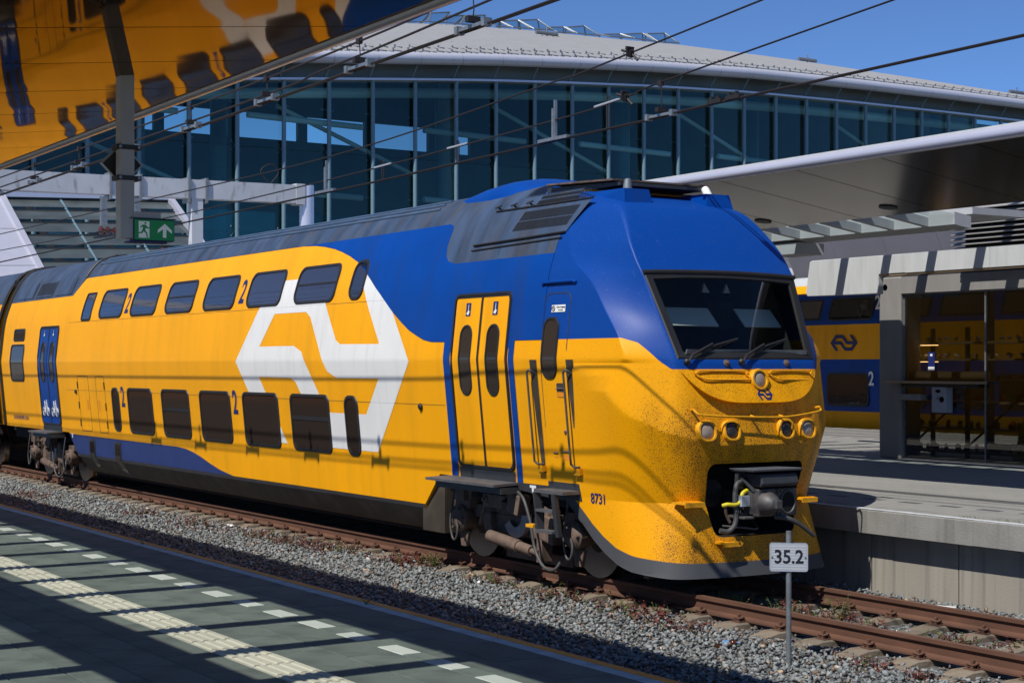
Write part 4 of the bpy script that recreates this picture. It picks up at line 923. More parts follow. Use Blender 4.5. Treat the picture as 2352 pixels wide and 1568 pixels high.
# ------------------------------------------------------------ bogies
def bogie(xc, parent, detail=True):
    b = MB(); b.box(xc-1.75,xc+1.75,-1.02,-.90,.52,.68).box(xc-1.75,xc+1.75,.90,1.02,.52,.68).box(xc-.35,xc+.35,-.95,.95,.40,.66).box(xc-.7,xc+.7,-1.04,-.9,.36,.6)
    B_ = b.build('bogie', 'bogie', parent, bevel=.02)
    for dx in (-1.25,1.25):
        for s in (-1, 1):
            y = s*.752; prof = [(.16,-.075),(.19,-.06),(.36,-.045),(.40,-.065),(.46,-.065),(.463,.065),(.49,.075),(.49,.095),(.40,.095),(.36,.05),(.17,.05)]
            w_ = MB().lathe(prof, (xc+dx,y,.462), (0,-s,0) if s > 0 else (0,1,0), 40).build('wheel', 'wheel', B_, True)
            if s < 0: MB().lathe([(.4635,-.066),(.4650,.0),(.464,.07)], (xc+dx,y,.462), (0,1,0), 40).build('tyre_tread', 'tread', w_, True)
        MB().cyl((xc+dx,-.95,.462),(xc+dx,.95,.462),.085,n=14).build('axle', 'bogie', B_, True)
        ab = MB().lathe([(.02,.17),(.06,.17),(.115,.15),(.135,.13),(.165,.10),(.17,0),(.14,-.08)], (xc+dx,-1.06,.50), (0,-1,0), 22).build('axle_box', 'bogie', B_, True)
        m = MB()
        for k in range(6):
            a = k*math.pi/3; m.cyl((xc+dx+.135*math.cos(a),-1.16,.50+.135*math.sin(a)),(xc+dx+.135*math.cos(a),-1.22,.50+.135*math.sin(a)),.016,n=6)
        m.build('bolts', 'bogie', ab)
        MB().box(xc+dx-.19,xc+dx+.19,-1.12,-.9,.62,.74).build('axle_box_cap', 'bogie', ab, bevel=.01); MB().prism([(xc+dx-.12,-1.1,.34),(xc+dx+.12,-1.1,.34),(xc+dx+.06,-1.1,.14),(xc+dx-.06,-1.1,.14)],(0,.05,0)).build('axle_box_arm', 'bogie', ab, bevel=.01)
        MB().tube(bez([(xc+dx+.02,-1.24,.92),(xc+dx+.02,-1.27,.7),(xc+dx-.02,-1.28,.45),(xc+dx+.04,-1.28,.26),(xc+dx+.12,-1.28,.26),(xc+dx+.14,-1.27,.38),(xc+dx+.06,-1.24,.47)],5), .014, 6).build('earth_cable', 'hose', B_, True)
    # magnetic brake / spring pot / dampers / lever
    MB().lathe([(.26,0),(.30,.06),(.30,.12),(.22,.16),(.26,.22),(.26,.3),(.2,.34)], (xc,-.98,.66), (0,0,1), 24).build('air_spring', 'rubber', B_, True)
    MB().cyl((xc-.50,-1.17,.34),(xc+.15,-1.17,.27),.075).cyl((xc+.1,-1.17,.276),(xc+.42,-1.17,.24),.062).cyl((xc+.40,-1.17,.245),(xc+.55,-1.17,.228),.035).build('damper', 'bogie', B_, True)
    MB().prism([(xc-.78,-1.12,.58),(xc-.60,-1.12,.62),(xc-.52,-1.12,.34),(xc-.60,-1.12,.24),(xc-.72,-1.12,.40)],(0,.14,0)).box(xc-.70,xc-.06,-1.16,-1.0,.68,.84).bar((xc-.85,-1.1,.45),(xc-.62,-1.14,.78),.04,.05).build('brake_lever', 'bogie', B_, bevel=.012)
    for dx in (-.62,-.16): MB().lathe([(.05,0),(.05,.02),(.025,.03),(.025,.05)], (xc+dx,-1.16,.77), (0,-1,0), 12).build('pivot_bolt', 'bogie', B_, True)
    m = MB()
    for k in range(13): a0 = math.radians(-150+k*13); m.v += [(xc-.02+r*math.cos(a0),yy,.62+r*math.sin(a0)) for r in (.14,.27) for yy in (-1.12,-1.06)]
    for k in range(12):
        i = k*4; j = i+4; m.f += [(i,j,j+2,i+2),(i+1,i+3,j+3,j+1),(i+2,j+2,j+3,i+3),(i,i+1,j+1,j)]
    m.build('brake_disc_shield', 'steel', B_)
    MB().obox((xc+.18,-1.2,.78),(.22,.18,.24),(0,.25,.1)).build('junction_box', 'bogie', B_, bevel=.012)
    MB().tube(bez([(xc+.26,-1.26,.92),(xc+.45,-1.3,.84),(xc+.58,-1.3,.6),(xc+.68,-1.3,.3),(xc+.85,-1.3,.12),(xc+1.05,-1.28,.10),(xc+1.12,-1.2,.25)],6), .018, 7).build('power_cable', 'hose', B_, True)
    MB().box(xc-1.32,xc-1.08,-1.2,-1.12,.72,.98).box(xc-1.08,xc-1.0,-1.14,-1.0,.74,.96).build('sensor_box', 'bogie', B_, bevel=.01)
    MB().box(xc-.72,xc+.72,-.80,-.70,.05,.17).box(xc+.50,xc+.62,-1.16,-1.02,.12,.46).build('track_brake', 'bogie', B_)
    MB().obox((xc+.78,-1.14,.52),(.28,.14,.30),(0,.2,0)).cyl((xc+.66,-1.2,.66),(xc+.66,-1.05,.66),.12,n=18).build('traction_rod', 'bogie', B_, bevel=.02)
    return B_
bogie(-3.02, c1); bogie(-21.3, c1)
MB().box(-1.05,-.35,-.75,.75,.28,.5).box(-.95,-.85,-.80,-.66,.08,.30).build('rail_guard', 'bogie', c1)
# ------------------------------------------------------------ second coach
c2 = thing('train_coach', 'yellow coach coupled behind the coach that carries the white emblem', 'train', (-37,0,0))
loft([section(-50,1.03), section(-24.85,1.03)], 'yellow', 'body_shell', c2)
decal('roof_skin', [(-50,3.80),(-24.86,3.80),(-24.86,4.648),(-50,4.648)], .004, 'roof', c2, both=True)
MB().box(-45,-30.5,-1.1,1.1,.27,1.03).build('belly', 'skirtdark', c2)
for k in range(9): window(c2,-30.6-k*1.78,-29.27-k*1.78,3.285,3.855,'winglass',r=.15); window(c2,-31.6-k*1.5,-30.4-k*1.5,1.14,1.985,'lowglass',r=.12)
doors(c2,-29.0,-27.7,1.15,3.22,'blue',True)
for x in (-24.87,): MB().tube([pt(x,z,.01) for z in (1.05,1.5,2.0,2.47,3.0,3.4,3.7,4.0,4.2,4.35,4.45,4.53,4.6,4.64)], .045, 8).build('end_seal', 'rubber', c2)
bogie(-27.9, c2)
v, f = text_polys('NL NS 94 84 4921 124-0', .13); decal('coach_number', ([(-23.1+p[0]*.85,1.24+p[1]) for p in v], f), .004, 'navy', c1)
gw = MB()
for k in range(6): gw.box(-24.82+k*.08,-24.78+k*.08,-.95,.95,.9,4.35)
gw.box(-24.9,-24.3,-.85,.85,1.0,4.2); gw.build('gangway', 'rubber', c2)
# ------------------------------------------------------------ canopies (butterfly roofs with polished soffit)
def canopy(name, label, yE, zE, sgn, wS, x0, x1, pw_, anchor, glz, smat='soffit', SL=.145):
    # edge at yE, going inwards along sgn; soffit falls .145 per metre inwards
    t = thing(name, label, 'canopy', ((x0+x1)/2, yE, zE))
    zz_ = lambda y: zE-SL*abs(y-yE)
    n0 = int(math.floor((x0-anchor)/pw_)); x = anchor+n0*pw_
    y1 = yE+sgn*wS; ya = yE+sgn*.07
    ya_, yb_ = ya, y1
    pmh = MB(); a, b = -pw_/2+.010, pw_/2-.010
    pmh.add([(a,ya_,zz_(ya_)),(b,ya_,zz_(ya_)),(b,yb_,zz_(yb_)),(a,yb_,zz_(yb_)),(a,ya_,zz_(ya_)+.05),(b,ya_,zz_(ya_)+.05),(b,yb_,zz_(yb_)+.05),(a,yb_,zz_(yb_)+.05)], [(0,3,2,1),(4,5,6,7),(0,1,5,4),(2,3,7,6),(1,2,6,5),(3,0,4,7)])
    pme = pmh.mesh('soffit_panel'); pme.materials.append(mt[smat])
    while x < x1:
        q = bpy.data.objects.new('soffit_panel', pme); q.location = (x+pw_/2,0,0); link(q, t); x += pw_
    m = MB().add([(x0,yE+sgn*.03,zE+.055),(x1,yE+sgn*.03,zE+.055),(x1,y1,zz_(y1)+.055),(x0,y1,zz_(y1)+.055),(x0,yE+sgn*.03,zE+.12),(x1,yE+sgn*.03,zE+.12),(x1,y1,zz_(y1)+.5),(x0,y1,zz_(y1)+.5)], [(0,1,2,3),(4,5,6,7),(0,1,5,4),(2,3,7,6),(1,2,6,5),(3,0,4,7)])
    m.build('roof_deck', 'whitemetal', t)
    MB().add([(x0,ya_,zz_(ya_)+.052),(x1,ya_,zz_(ya_)+.052),(x1,yb_,zz_(yb_)+.052),(x0,yb_,zz_(yb_)+.052)], [(0,3,2,1)]).build('joint_backing', 'black', t)
    MB().tube([(x0,yE,zE+.04),(x1,yE,zE+.04)], .075, 12).build('edge_tube', 'whitemetal', t, True)
    MB().box(x0,x1,min(yE,yE+sgn*.10),max(yE,yE+sgn*.10),zE+.115,zE+.135).build('edge_capping', 'fascia', t)
    xg = min(x1, -2.95) if sgn > 0 else x1
    for (ga, gb, sp, bw, bh, anch) in glz:
        n1 = int(math.floor((x0-anch)/sp)); x = anch+n1*sp; pm = MB()
        A, B = yE+sgn*ga, yE+sgn*gb
        pm.add([(-bw/2,A,zz_(A)),(bw/2,A,zz_(A)),(bw/2,B,zz_(B)),(-bw/2,B,zz_(B)),(-bw/2,A,zz_(A)+bh),(bw/2,A,zz_(A)+bh),(bw/2,B,zz_(B)+bh),(-bw/2,B,zz_(B)+bh)], [(0,3,2,1),(4,5,6,7),(0,1,5,4),(2,3,7,6),(1,2,6,5),(3,0,4,7)])
        bme = pm.mesh('cross_beam'); bme.materials.append(mt['beam'])
        while x < xg:
            q = bpy.data.objects.new('cross_beam', bme); q.location = (x,0,0); link(q, t); x += sp
        MB().add([(x0,A,zz_(A)+bh+.01),(xg,A,zz_(A)+bh+.01),(xg,B,zz_(B)+bh+.01),(x0,B,zz_(B)+bh+.01)], [(0,1,2,3)]).build('roof_glazing', 'clearglass', t)
    return t
left = canopy('platform_canopy', 'overhead canopy whose polished underside mirrors the yellow train', -6.2, 4.78, -1, 3.40, -45, 13.2, 1.49, .09,
   [(3.40,4.65,.905,.13,.22,2.74),(5.06,7.2,.905,.13,.22,2.74)], SL=.115)
def box_slope(yE, zE, sgn, a, b, x0, x1, h, mat, nm, parent):
    A, B = yE+sgn*a, yE+sgn*b; zz_ = lambda y: zE-.145*abs(y-yE)
    MB().add([(x0,A,zz_(A)),(x1,A,zz_(A)),(x1,B,zz_(B)),(x0,B,zz_(B)),(x0,A,zz_(A)+h),(x1,A,zz_(A)+h),(x1,B,zz_(B)+h),(x0,B,zz_(B)+h)], [(0,3,2,1),(4,5,6,7),(0,1,5,4),(2,3,7,6),(1,2,6,5),(3,0,4,7)]).build(nm, mat, parent)
box_slope(-6.2,4.85,-1,4.66,5.05,-45,13.2,.3,'beam','long_beam',left)
right = canopy('platform_canopy', 'canopy above the kiosk with white rounded edge and brown glossy underside', 2.69, 4.92, 1, 2.75, -48, 13, 1.49, .5,
   [(2.79,3.56,.677,.10,.13,-4.17)], 'soffitR')
box_slope(2.69,4.92,1,3.56,3.9,-48,-2.95,.18,'beam','long_beam',right)
MB().box(-48,-2.95,6.62,7.72,4.57,4.67).build('valley_deck', 'beam', right)
box_slope(18.75,4.95,-1,0,3.1,-48,13,.15,'beam','far_roof_deck',right)
bm_ = MB().box(-.08,.08,6.85,9.6,5.25,5.4).mesh('unseen_shadow_rafter'); bm_.materials.append(mt['beam'])  # unseen rafters added to stripe the kiosk fascia with shadow
for i in range(-26,18): put('unseen_shadow_rafter', bm_, right, (-5.2+i*1.01,0,0))
bm_ = MB().box(-.06,.06,11.6,15.6,4.75,4.9).mesh('far_rafter'); bm_.materials.append(mt['beam'])
for i in range(-60,26): put('far_rafter', bm_, right, (i*.66,0,0))
for x in (-8.0,-5.6,-3.0): 
    y = 4.99; z = 4.92-.145*2.3
    MB().lathe([(.13,-.015),(.13,.0),(.10,.005)], (x,y,z-.001), (0,.145,1), 24).build('downlight', 'darkgrey', right, True)
# platform building behind the kiosk, lit through the glazing
hw = thing('roof_bulkhead', 'mauve grey panelled bulkhead above and behind the kiosk, striped by beam shadows', 'wall', (-8,10.8,4.15))
for i in range(-7, 9):
    MB().add([(a+i*1.35-8,yy,zz_) for a,yy,zz_ in ((-.665,10.9,4.15),(.665,10.9,4.15),(.53,10.6,5.0),(-.80,10.6,5.0),(-.665,11.0,4.15),(.665,11.0,4.15),(.53,10.75,5.0),(-.80,10.75,5.0))], [(0,1,2,3),(5,4,7,6),(3,2,6,7),(1,5,6,2),(4,0,3,7)]).build('wall_panel', 'purple', hw) if -11.3 < i*1.35-8 else None
MB().box(-7.05,-6.30,6.3,6.9,4.18,4.36).build('beam_end', 'beam', hw)
# ------------------------------------------------------------ kiosk
kx0 = -7.56; KY = 9.4
k = thing('kiosk', 'taupe framed glass kiosk with pale shadow-striped fascia', 'kiosk', (-5,10.5,.77))
MB().box(kx0,-7.04,KY,KY+.5,.77,3.94).build('corner_post', 'taupe', k, bevel=.03)
for a, b in ((-7.036,-5.25),(-5.246,-3.4),(-3.396,-1.5)): MB().box(a,b,KY,KY+.3,3.64,3.93).build('header_panel', 'taupe', k)
MB().lathe([(.0,0),(.055,0)], (-7.41,KY-.003,3.76), (0,-1,0), 20).build('camera_hole', 'black', k)
MB().box(-8.0,-1.2,9.46,12.2,3.94,4.20).build('flat_roof', 'darkgrey', k)
MB().prism([(-8.42,8.5,3.62),(-6.68,8.5,3.60),(-6.68,8.5,3.93),(-6.072,8.5,3.93),(-6.072,8.5,4.248),(-8.30,8.5,4.248),(-8.36,8.5,4.23),(-8.46,8.5,3.68)], (0,.12,0)).build('fascia_panel', 'fascia', k, bevel=.01)
for a, b in ((-6.066,-4.28),(-4.274,-2.4),(-2.394,-.6)): MB().box(a,b,8.5,8.62,3.93,4.25).build('fascia_panel', 'fascia', k)
MB().box(-6.65,-1.2,8.52,8.70,3.90,3.928).build('fascia_drip', 'wood', k)
for x in (-8.2,-6.4,-4.6,-2.8): MB().box(x-.03,x+.03,8.62,9.5,4.1,4.16).build('fascia_bracket', 'darkgrey', k)
lo = thing('louvre_block', 'grey louvred plant screen standing on the kiosk roof', 'louvre', (-4,9.1,4.25))
MB().box(-5.45,-1.5,9.25,11,4.26,5.0).build('screen_core', 'black', lo)
for i in range(9): MB().prism([(-5.58,9.1,4.31+i*.082),(-5.58,9.02,4.285+i*.082),(-5.58,9.04,4.275+i*.082),(-5.58,9.22,4.33+i*.082),(-5.58,9.22,4.345+i*.082)], (4.1,0,0)).build('louvre_blade', 'louvre', lo)
for a, b in ((-7.03,-5.228),(-5.222,-3.4),(-3.394,-1.5)): MB().box(a,b,KY+.08,KY+.10,.80,3.64).build('glass_pane', 'kioskglass', k)
for a in (-7.03,-5.225,-3.4): MB().box(a-.012,a+.012,KY+.07,KY+.11,.78,3.64).build('glazing_seal', 'galv', k)
MB().box(-7.03,-1.5,KY+.07,KY+.12,3.615,3.64).build('top_rail', 'galv', k)
MB().box(-7.03,-1.5,KY+.05,KY+.12,.77,.80).build('bottom_rail', 'galv', k)
MB().box(-7.5,-1.5,12.05,12.2,.77,.95).build('rear_kerb', 'darkgrey', k)
for x in (-7.45,-5.3,-3.4): MB().box(x,x+.12,12.0,12.12,.77,3.94).build('rear_mullion', 'darkgrey', k)
MB().box(-7.5,-1.5,9.5,12.1,3.86,3.93).build('ceiling', 'interior', k)
for x,y in ((-6.6,10.9),(-5.6,10.7),(-4.4,10.9)): MB().lathe([(.0,-.03),(.06,-.03),(.075,0)], (x,y,3.86), (0,0,1), 16).build('ceiling_lamp', 'lamp', k, True)
# counter
ct = thing('service_counter', 'light wooden service counter running along the kiosk window', 'counter', (-6,9.3,.77))
MB().box(-7.21,-5.17,9.18,9.46,2.085,2.125).build('counter_top', 'wood', ct, bevel=.006)
MB().box(-7.0,-5.23,9.56,9.60,2.125,2.29).build('back_board', 'wood', ct)
MB().box(-7.02,-6.42,9.22,9.40,1.80,1.90).build('drawer', 'taupe', ct)
MB().box(-6.9,-5.3,9.3,9.4,2.02,2.08).build('counter_rail', 'darkgrey', ct)
dv = thing('ticket_device', 'pale grey wall device with lock and round red sticker under the counter', 'device', (-6.05,9.3,1.55))
MB().box(-6.20,-5.89,9.26,9.44,1.60,2.03).build('housing', 'signgrey', dv, bevel=.012)
MB().prism([(-6.05+.06*math.cos(t*.5236),9.255,1.96+.03*math.sin(t*.5236)) for t in range(12)], (0,-.004,0)).build('slot', 'black', dv)
MB().lathe([(0,0),(.05,0)], (-5.97,9.255,1.82), (0,-1,0), 18).build('sticker', 'insul', dv)
MB().lathe([(.0,.02),(.02,.02),(.025,0)], (-6.06,9.258,1.84), (0,-1,0), 12).build('lock', 'steel', dv)
po = MB().box(-6.46,-6.31,9.456,9.460,2.30,2.62); po = po.build('poster', 'navy'); tag(po, 'small dark blue poster taped inside the kiosk window', 'poster')
MB().box(-6.455,-6.315,9.452,9.4555,2.305,2.37).build('poster_foot', 'signwhite', po); MB().box(-6.41,-6.36,9.452,9.4555,2.55,2.59).build('poster_icon', 'signwhite', po)
# shelving and goods
sh = thing('shelving_unit', 'dark steel shelving with wooden boards inside the kiosk', 'shelf', (-5,10.2,.77))
for x in (-7.35,-6.1,-4.85,-3.6,-2.4):
    MB().box(x-.03,x+.03,10.0,10.06,.77,3.05).build('upright', 'darkgrey', sh); MB().box(x-.03,x+.03,10.5,10.56,.77,3.05).build('upright', 'darkgrey', sh)
    MB().bar((x,10.03,1.0),(x+1.2,10.03,1.9),.03,.03).build('brace', 'darkgrey', sh)
for z in (2.80,2.51,2.15,1.78,1.32,.92): MB().box(-7.45,-2.2,9.95,10.6,z-.035,z).build('shelf_board', 'wood', sh)
for z in (2.745,2.455): MB().box(-7.40,-6.7,9.95,9.965,z-.005,z+.005).build('shelf_light', 'shelflight', sh)
PC = {}
for i,(nm,c) in enumerate((('clear_wrapped_pastry',(.68,.55,.40)),('red_snack_bag',(.35,.02,.02)),('green_snack_bag',(.08,.22,.05)),('white_carton',(.8,.8,.76)),('orange_bag',(.5,.2,.03)))): mt['g%d'%i] = M(nm, c, .3, var=.3, scale=20)
lab = ['clear wrapped pastry','red snack bag','green snack bag','white carton','orange snack bag']
bag = []
for i in range(5):
    hv, hf = hull(100+i, 14, (.07,.05,.06 if i == 3 else .08)); q = MB().add(hv.tolist(), hf.tolist()).mesh('goods'); q.materials.append(mt['g%d'%i]); bag.append(q)
nm = ['wrapped_pastry','snack_bag','snack_bag','carton','snack_bag']; tier = {2.80:'top',2.51:'second',2.15:'third',1.78:'fourth',1.32:'fifth',.92:'bottom'}
ORDN = 'first second third fourth fifth sixth seventh eighth ninth tenth eleventh twelfth thirteenth fourteenth fifteenth sixteenth seventeenth eighteenth nineteenth twentieth twenty-first twenty-second'.split()
for z in tier:
    cnt = {}
    for j in range(22):
        x = -7.3+j*.225+random.uniform(-.04,.04)
        i = random.choice([0,0,3,0]) if z > 2.3 else random.choice([1,1,4,2,1])
        q = bpy.data.objects.new(nm[i], bag[i]); q.location = (x, 10.1+random.uniform(-.05,.1), z+.05); q.rotation_euler.z = random.uniform(0,6); s = random.uniform(.75,1.25); q.scale = (s,s,s*(.7 if z > 2 else 1.2)); sc.collection.objects.link(q)
        n_ = cnt.get(i,0); cnt[i] = n_+1
        tag(q, '%s on the %s kiosk shelf, %s of its kind from the corner post' % (lab[i], tier[z], ORDN[n_]), 'goods', 'goods on the kiosk shelves')
wf = thing('wet_floor_sign', 'yellow folding caution sign standing inside the kiosk glass', 'sign', (-4.55,9.75,.77))
for s in (1,-1): MB().prism([(-4.68,9.75-s*.02,1.48),(-4.48,9.75-s*.02,1.48),(-4.40,9.75-s*.18,.78),(-4.76,9.75-s*.18,.78)], (0,.015,0)).build('leaf', 'yelhose', wf)
v, f = text_polys('CAUTION', .055); flat_decal('lettering', (v,f), lambda a,b: (-4.58+a, 9.64-.001+(0.0-b*.2), 1.22+b), 'ink', wf)
m = MB().tube([(-4.66,9.60,.95),(-4.50,9.60,.95),(-4.58,9.635,1.13)], .012, 5, closed=True); m.build('warning_triangle', 'ink', wf)
# ------------------------------------------------------------ far double-deck train
YT = 19.0
ft = thing('train_coach', 'blue and yellow double-deck coach in shade behind the kiosk', 'train', (-20,20.4,0))
FP = [(.4,YT+.1),(1.2,YT+.06),(2.5,YT),(3.45,YT+.05),(3.6,YT+.07),(4.3,YT+.28),(4.55,YT+.42),(4.8,YT+.8),(4.9,YT+1.4),(4.8,YT+2.0),(4.3,YT+2.5),(.4,YT+2.7)]
def fsec(z0, z1, off):
    zz_ = [p[0] for p in FP[:9]]; yy_ = [p[1] for p in FP[:9]]; ps = [z0]+[z for z in zz_ if z0 < z < z1]+[z1]
    return [(float(np.interp(z, zz_, yy_))-off, z) for z in ps]
low = [(YT+.12,.4),(YT+.08,1.2),(YT+.02,2.5),(YT+.07,3.45),(YT+2.7,3.45),(YT+2.7,.4)]; top = [(YT+.31,4.3),(YT+.45,4.55),(YT+.82,4.8),(YT+1.4,4.89),(YT+2.0,4.8),(YT+2.5,4.3)]
MB().prism([(-50,y,z) for y,z in low], (65,0,0)).prism([(-50,y,z) for y,z in top], (65,0,0)).box(-50,15,YT+1.5,YT+2.6,3.46,4.29).build('body_shell', 'darkgrey', ft)
def fband(nm, z0, z1, mat, x0=-50, x1=15, off=.004):
    s = fsec(z0,z1,off); m = MB()
    for y,z in s: m.v += [(x0,y,z),(x1,y,z)]
    for i in range(len(s)-1): m.f.append((2*i,2*i+1,2*i+3,2*i+2))
    return m.build(nm, mat, ft)
fband('lower_yellow_stripe',.45,1.18,'yellow'); fband('lower_blue_band',1.18,2.55,'blue'); fband('yellow_band',2.55,3.47,'yellow'); 
for a_,b_,c_,d_ in ((-50,-19.0,3.47,4.32),(-17.44,15,3.47,4.32),(-19.0,-17.44,3.47,3.62),(-19.0,-17.44,4.15,4.32)): fband('upper_blue_band',c_,d_,'blue',a_,b_)
fband('top_yellow_stripe',4.32,4.57,'yellow'); fband('roof_edge',4.57,4.88,'fascia')
for i in range(-6, 8):
    x0 = -19.0+i*1.95
    if i == 0:
        a = MB().tube([(px, float(np.interp(pz,[p[0] for p in FP[:9]],[p[1] for p in FP[:9]]))-.01, pz) for px,pz in rrect(x0-.02,x0+1.58,3.6,4.17,.12,4,3)], .03, 6, closed=True).build('window', 'rubber', ft)
    else: a = fband('window', 3.60,4.17,'rubber',x0-.04,x0+1.6,.012)
    s = fsec(3.66,4.12,.02); m = MB()
    for y,z in s: m.v += [(x0+.03,y,z),(x0+1.53,y,z)]
    for q in range(len(s)-1): m.f.append((2*q,2*q+1,2*q+3,2*q+2))
    m.build('pane', 'kioskglass' if i == 0 else 'winglass', a)
    a = MB().prism([(px,YT+.03,pz) for px,pz in rrect(x0-.04,x0+1.52,1.32,2.2,.14,4,1)], (0,-.025,0)).build('window', 'rubber', ft)
    MB().prism([(px,YT+.008,pz) for px,pz in rrect(x0+.02,x0+1.46,1.38,2.14,.10,4,1)], (0,-.008,0)).build('pane', 'winglass', a)
flat_decal('emblem', LOGO, lambda a,b: (-18.38+a*.178, YT+.0, 2.985+b*.172-.0), 'navy', ft, True)
for (x,z) in ((-17.24,4.0),(-17.36,2.03)):
    v,f = text_polys('2', .50); flat_decal('class_numeral', (v,f), lambda a,b: (x+a*.8, YT+(.10 if z>3 else -.02), z+b), 'signwhite', ft)
# ------------------------------------------------------------ passenger behind the far train window
def person():
    bm = bmesh.new(); sk = bm.verts.layers.skin.verify()
    J = {'pel':((0,0,0),.15),'wai':((0,0,.16),.135),'che':((.0,-.02,.34),.155),'neck':((0,-.03,.50),.055),'hd0':((0,-.04,.575),.072),'hd1':((0,-.045,.66),.095),'hd2':((0,-.03,.74),.075),
     'sr':((-.17,-.01,.44),.065),'er':((-.22,-.17,.20),.045),'wr':((-.05,-.22,.44),.03),'ha':((-.02,-.18,.53),.04),'sl':((.17,-.01,.44),.065),'el':((.23,-.08,.17),.045),'wl':((.12,-.27,.10),.03),
     'hr':((-.09,-.05,-.03),.09),'kr':((-.10,-.45,-.02),.065),'fr':((-.10,-.47,-.42),.045),'hl':((.09,-.05,-.03),.09),'kl':((.10,-.45,-.02),.065),'fl':((.10,-.47,-.42),.045)}
    V_ = {}
    for k_,(p,r) in J.items(): V_[k_] = bm.verts.new(p); V_[k_][sk].radius = (r,r); V_[k_][sk].use_root = (k_ == 'pel')
    for e_ in ('pel wai','wai che','che neck','neck hd0','hd0 hd1','hd1 hd2','che sr','sr er','er wr','wr ha','che sl','sl el','el wl','pel hr','hr kr','kr fr','pel hl','hl kl','kl fl'):
        a,b = e_.split(); bm.edges.new((V_[a],V_[b]))
    me = bpy.data.meshes.new('person'); bm.to_mesh(me); bm.free(); o = bpy.data.objects.new('tmp', me); sc.collection.objects.link(o)
    o.modifiers.new('s','SKIN'); q = o.modifiers.new('d','SUBSURF'); q.levels = 2; q.render_levels = 2
    me2 = bpy.data.meshes.new_from_object(o.evaluated_get(bpy.context.evaluated_depsgraph_get())); bpy.data.objects.remove(o)
    me2.materials.clear(); me2.materials.append(M('dark_suit',(.012,.012,.016),.8)); me2.materials.append(M('skin',(.36,.19,.12),.5))
    for p in me2.polygons:
        c = p.center
        p.material_index = 1 if (c.z > .52 or (abs(c.x) < .1 and c.y < -.14 and c.z > .40)) else 0
        p.use_smooth = True
    return me2
pe = bpy.data.objects.new('person', person()); pe.location = (-18.22,YT+.62,3.34); pe.rotation_euler.z = -1.15; sc.collection.objects.link(pe)
tag(pe, 'seated passenger in a dark suit with hand to chin behind the far coach window', 'person')
hr = MB().lathe([(0,.10),(.05,.085),(.085,.045),(.10,-.01),(.096,-.04)], (0,-.02,.70), (0,.25,1), 16).mesh('hair'); hr.materials.append(M('dark_hair',(.02,.014,.01),.7))
ho = bpy.data.objects.new('hair', hr); sc.collection.objects.link(ho); ho.parent = pe
# ------------------------------------------------------------ terminal hall
XF = -66.7
ey = [13,20,26,32,37.6,43.1,49,57,66,75,84,95,110]; ez = [17.6,18.45,19.03,19.56,20.03,20.4,20.76,21.1,21.25,21.32,21.33,21.2,20.8]
ez = [z-.3 for z in ez]
def eave(y): return float(np.interp(y, ey, ez)) if y > 13 else 17.3-(13-y)*.14
hall = thing('terminal_hall', 'large station hall with curved glass facade and grey seamed roof', 'building', (XF-15,50,0))
MOD = 2.66; Y0 = -10.
nm_ = 44
tubep = MB()
for i in range(nm_):
    y = Y0+i*MOD; y2 = y+MOD
    MB().tube([(XF+1.2,y+.012,eave(y)),(XF+1.2,(y+y2)/2,eave((y+y2)/2)),(XF+1.2,y2-.012,eave(y2))], .34, 16).build('eave_segment', 'eave', hall, True)
    if i % 1 == 0: MB().bar((XF+1.0,y,eave(y)-.3),(XF+.3,y,eave(y)-1.02),.07,.12).build('eave_bracket', 'mullion', hall)
    MB().cyl((XF+.22,y+.3,0),(XF+.22,y+.3,eave(y)-1.05),.12,n=12).build('mullion', 'mullion', hall, True)
    zs_ = [5.8,9.4,13.9,eave(y)-1.1]
    for r_ in range(3):
        za, zb = zs_[r_], zs_[r_+1]
        if r_ == 2: zbl, zbr = eave(y)-1.1, eave(y2)-1.1
        else: zbl = zbr = zb
        MB().add([(XF,y+.31,za+.012),(XF,y2+.29,za+.012),(XF,y2+.29,zbr-.012),(XF,y+.31,zbl-.012)], [(0,1,2,3)]).build('glass_pane', 'greenglass', hall)
    m = MB()
    for za in (9.4,13.9,11.6,16.2):
        if za in (9.4,13.9):
            for a,b in ((.5,.5),(-.5,.5),(.5,-.5),(-.5,-.5)): m.bar((XF-.2,y+.3,za),(XF+.04,y+.3+a*.55,za+b*.55),.04,.04)
        else: m.bar((XF-.05,y-.05,za),(XF-.05,y+.75,za),.05,.05)
    m.build('glass_spider', 'galv', hall)
m = MB(); m2 = MB(); N_ = 60
for i in range(N_+1):
    y = Y0+i*(nm_*MOD)/N_; m.v += [(XF+.5,y,eave(y)-1.10),(XF+.5,y,eave(y)-.98),(XF-.6,y,eave(y)-.98),(XF-.6,y,eave(y)-1.10)]
for i in range(N_):
    for k_ in range(4): j = (k_+1)%4; m.f.append((4*i+k_,4*i+j,4*i+4+j,4*i+4+k_))
m.build('ledge', 'whitemetal', hall)
m = MB()
for i in range(N_+1):
    y = Y0+i*(nm_*MOD)/N_; m.v += [(XF-.1,y,eave(y)-1.0),(XF-.1,y,eave(y)+.1)]
for i in range(N_): m.f.append((2*i,2*i+2,2*i+3,2*i+1))
m.build('upper_wall', 'interior', hall)
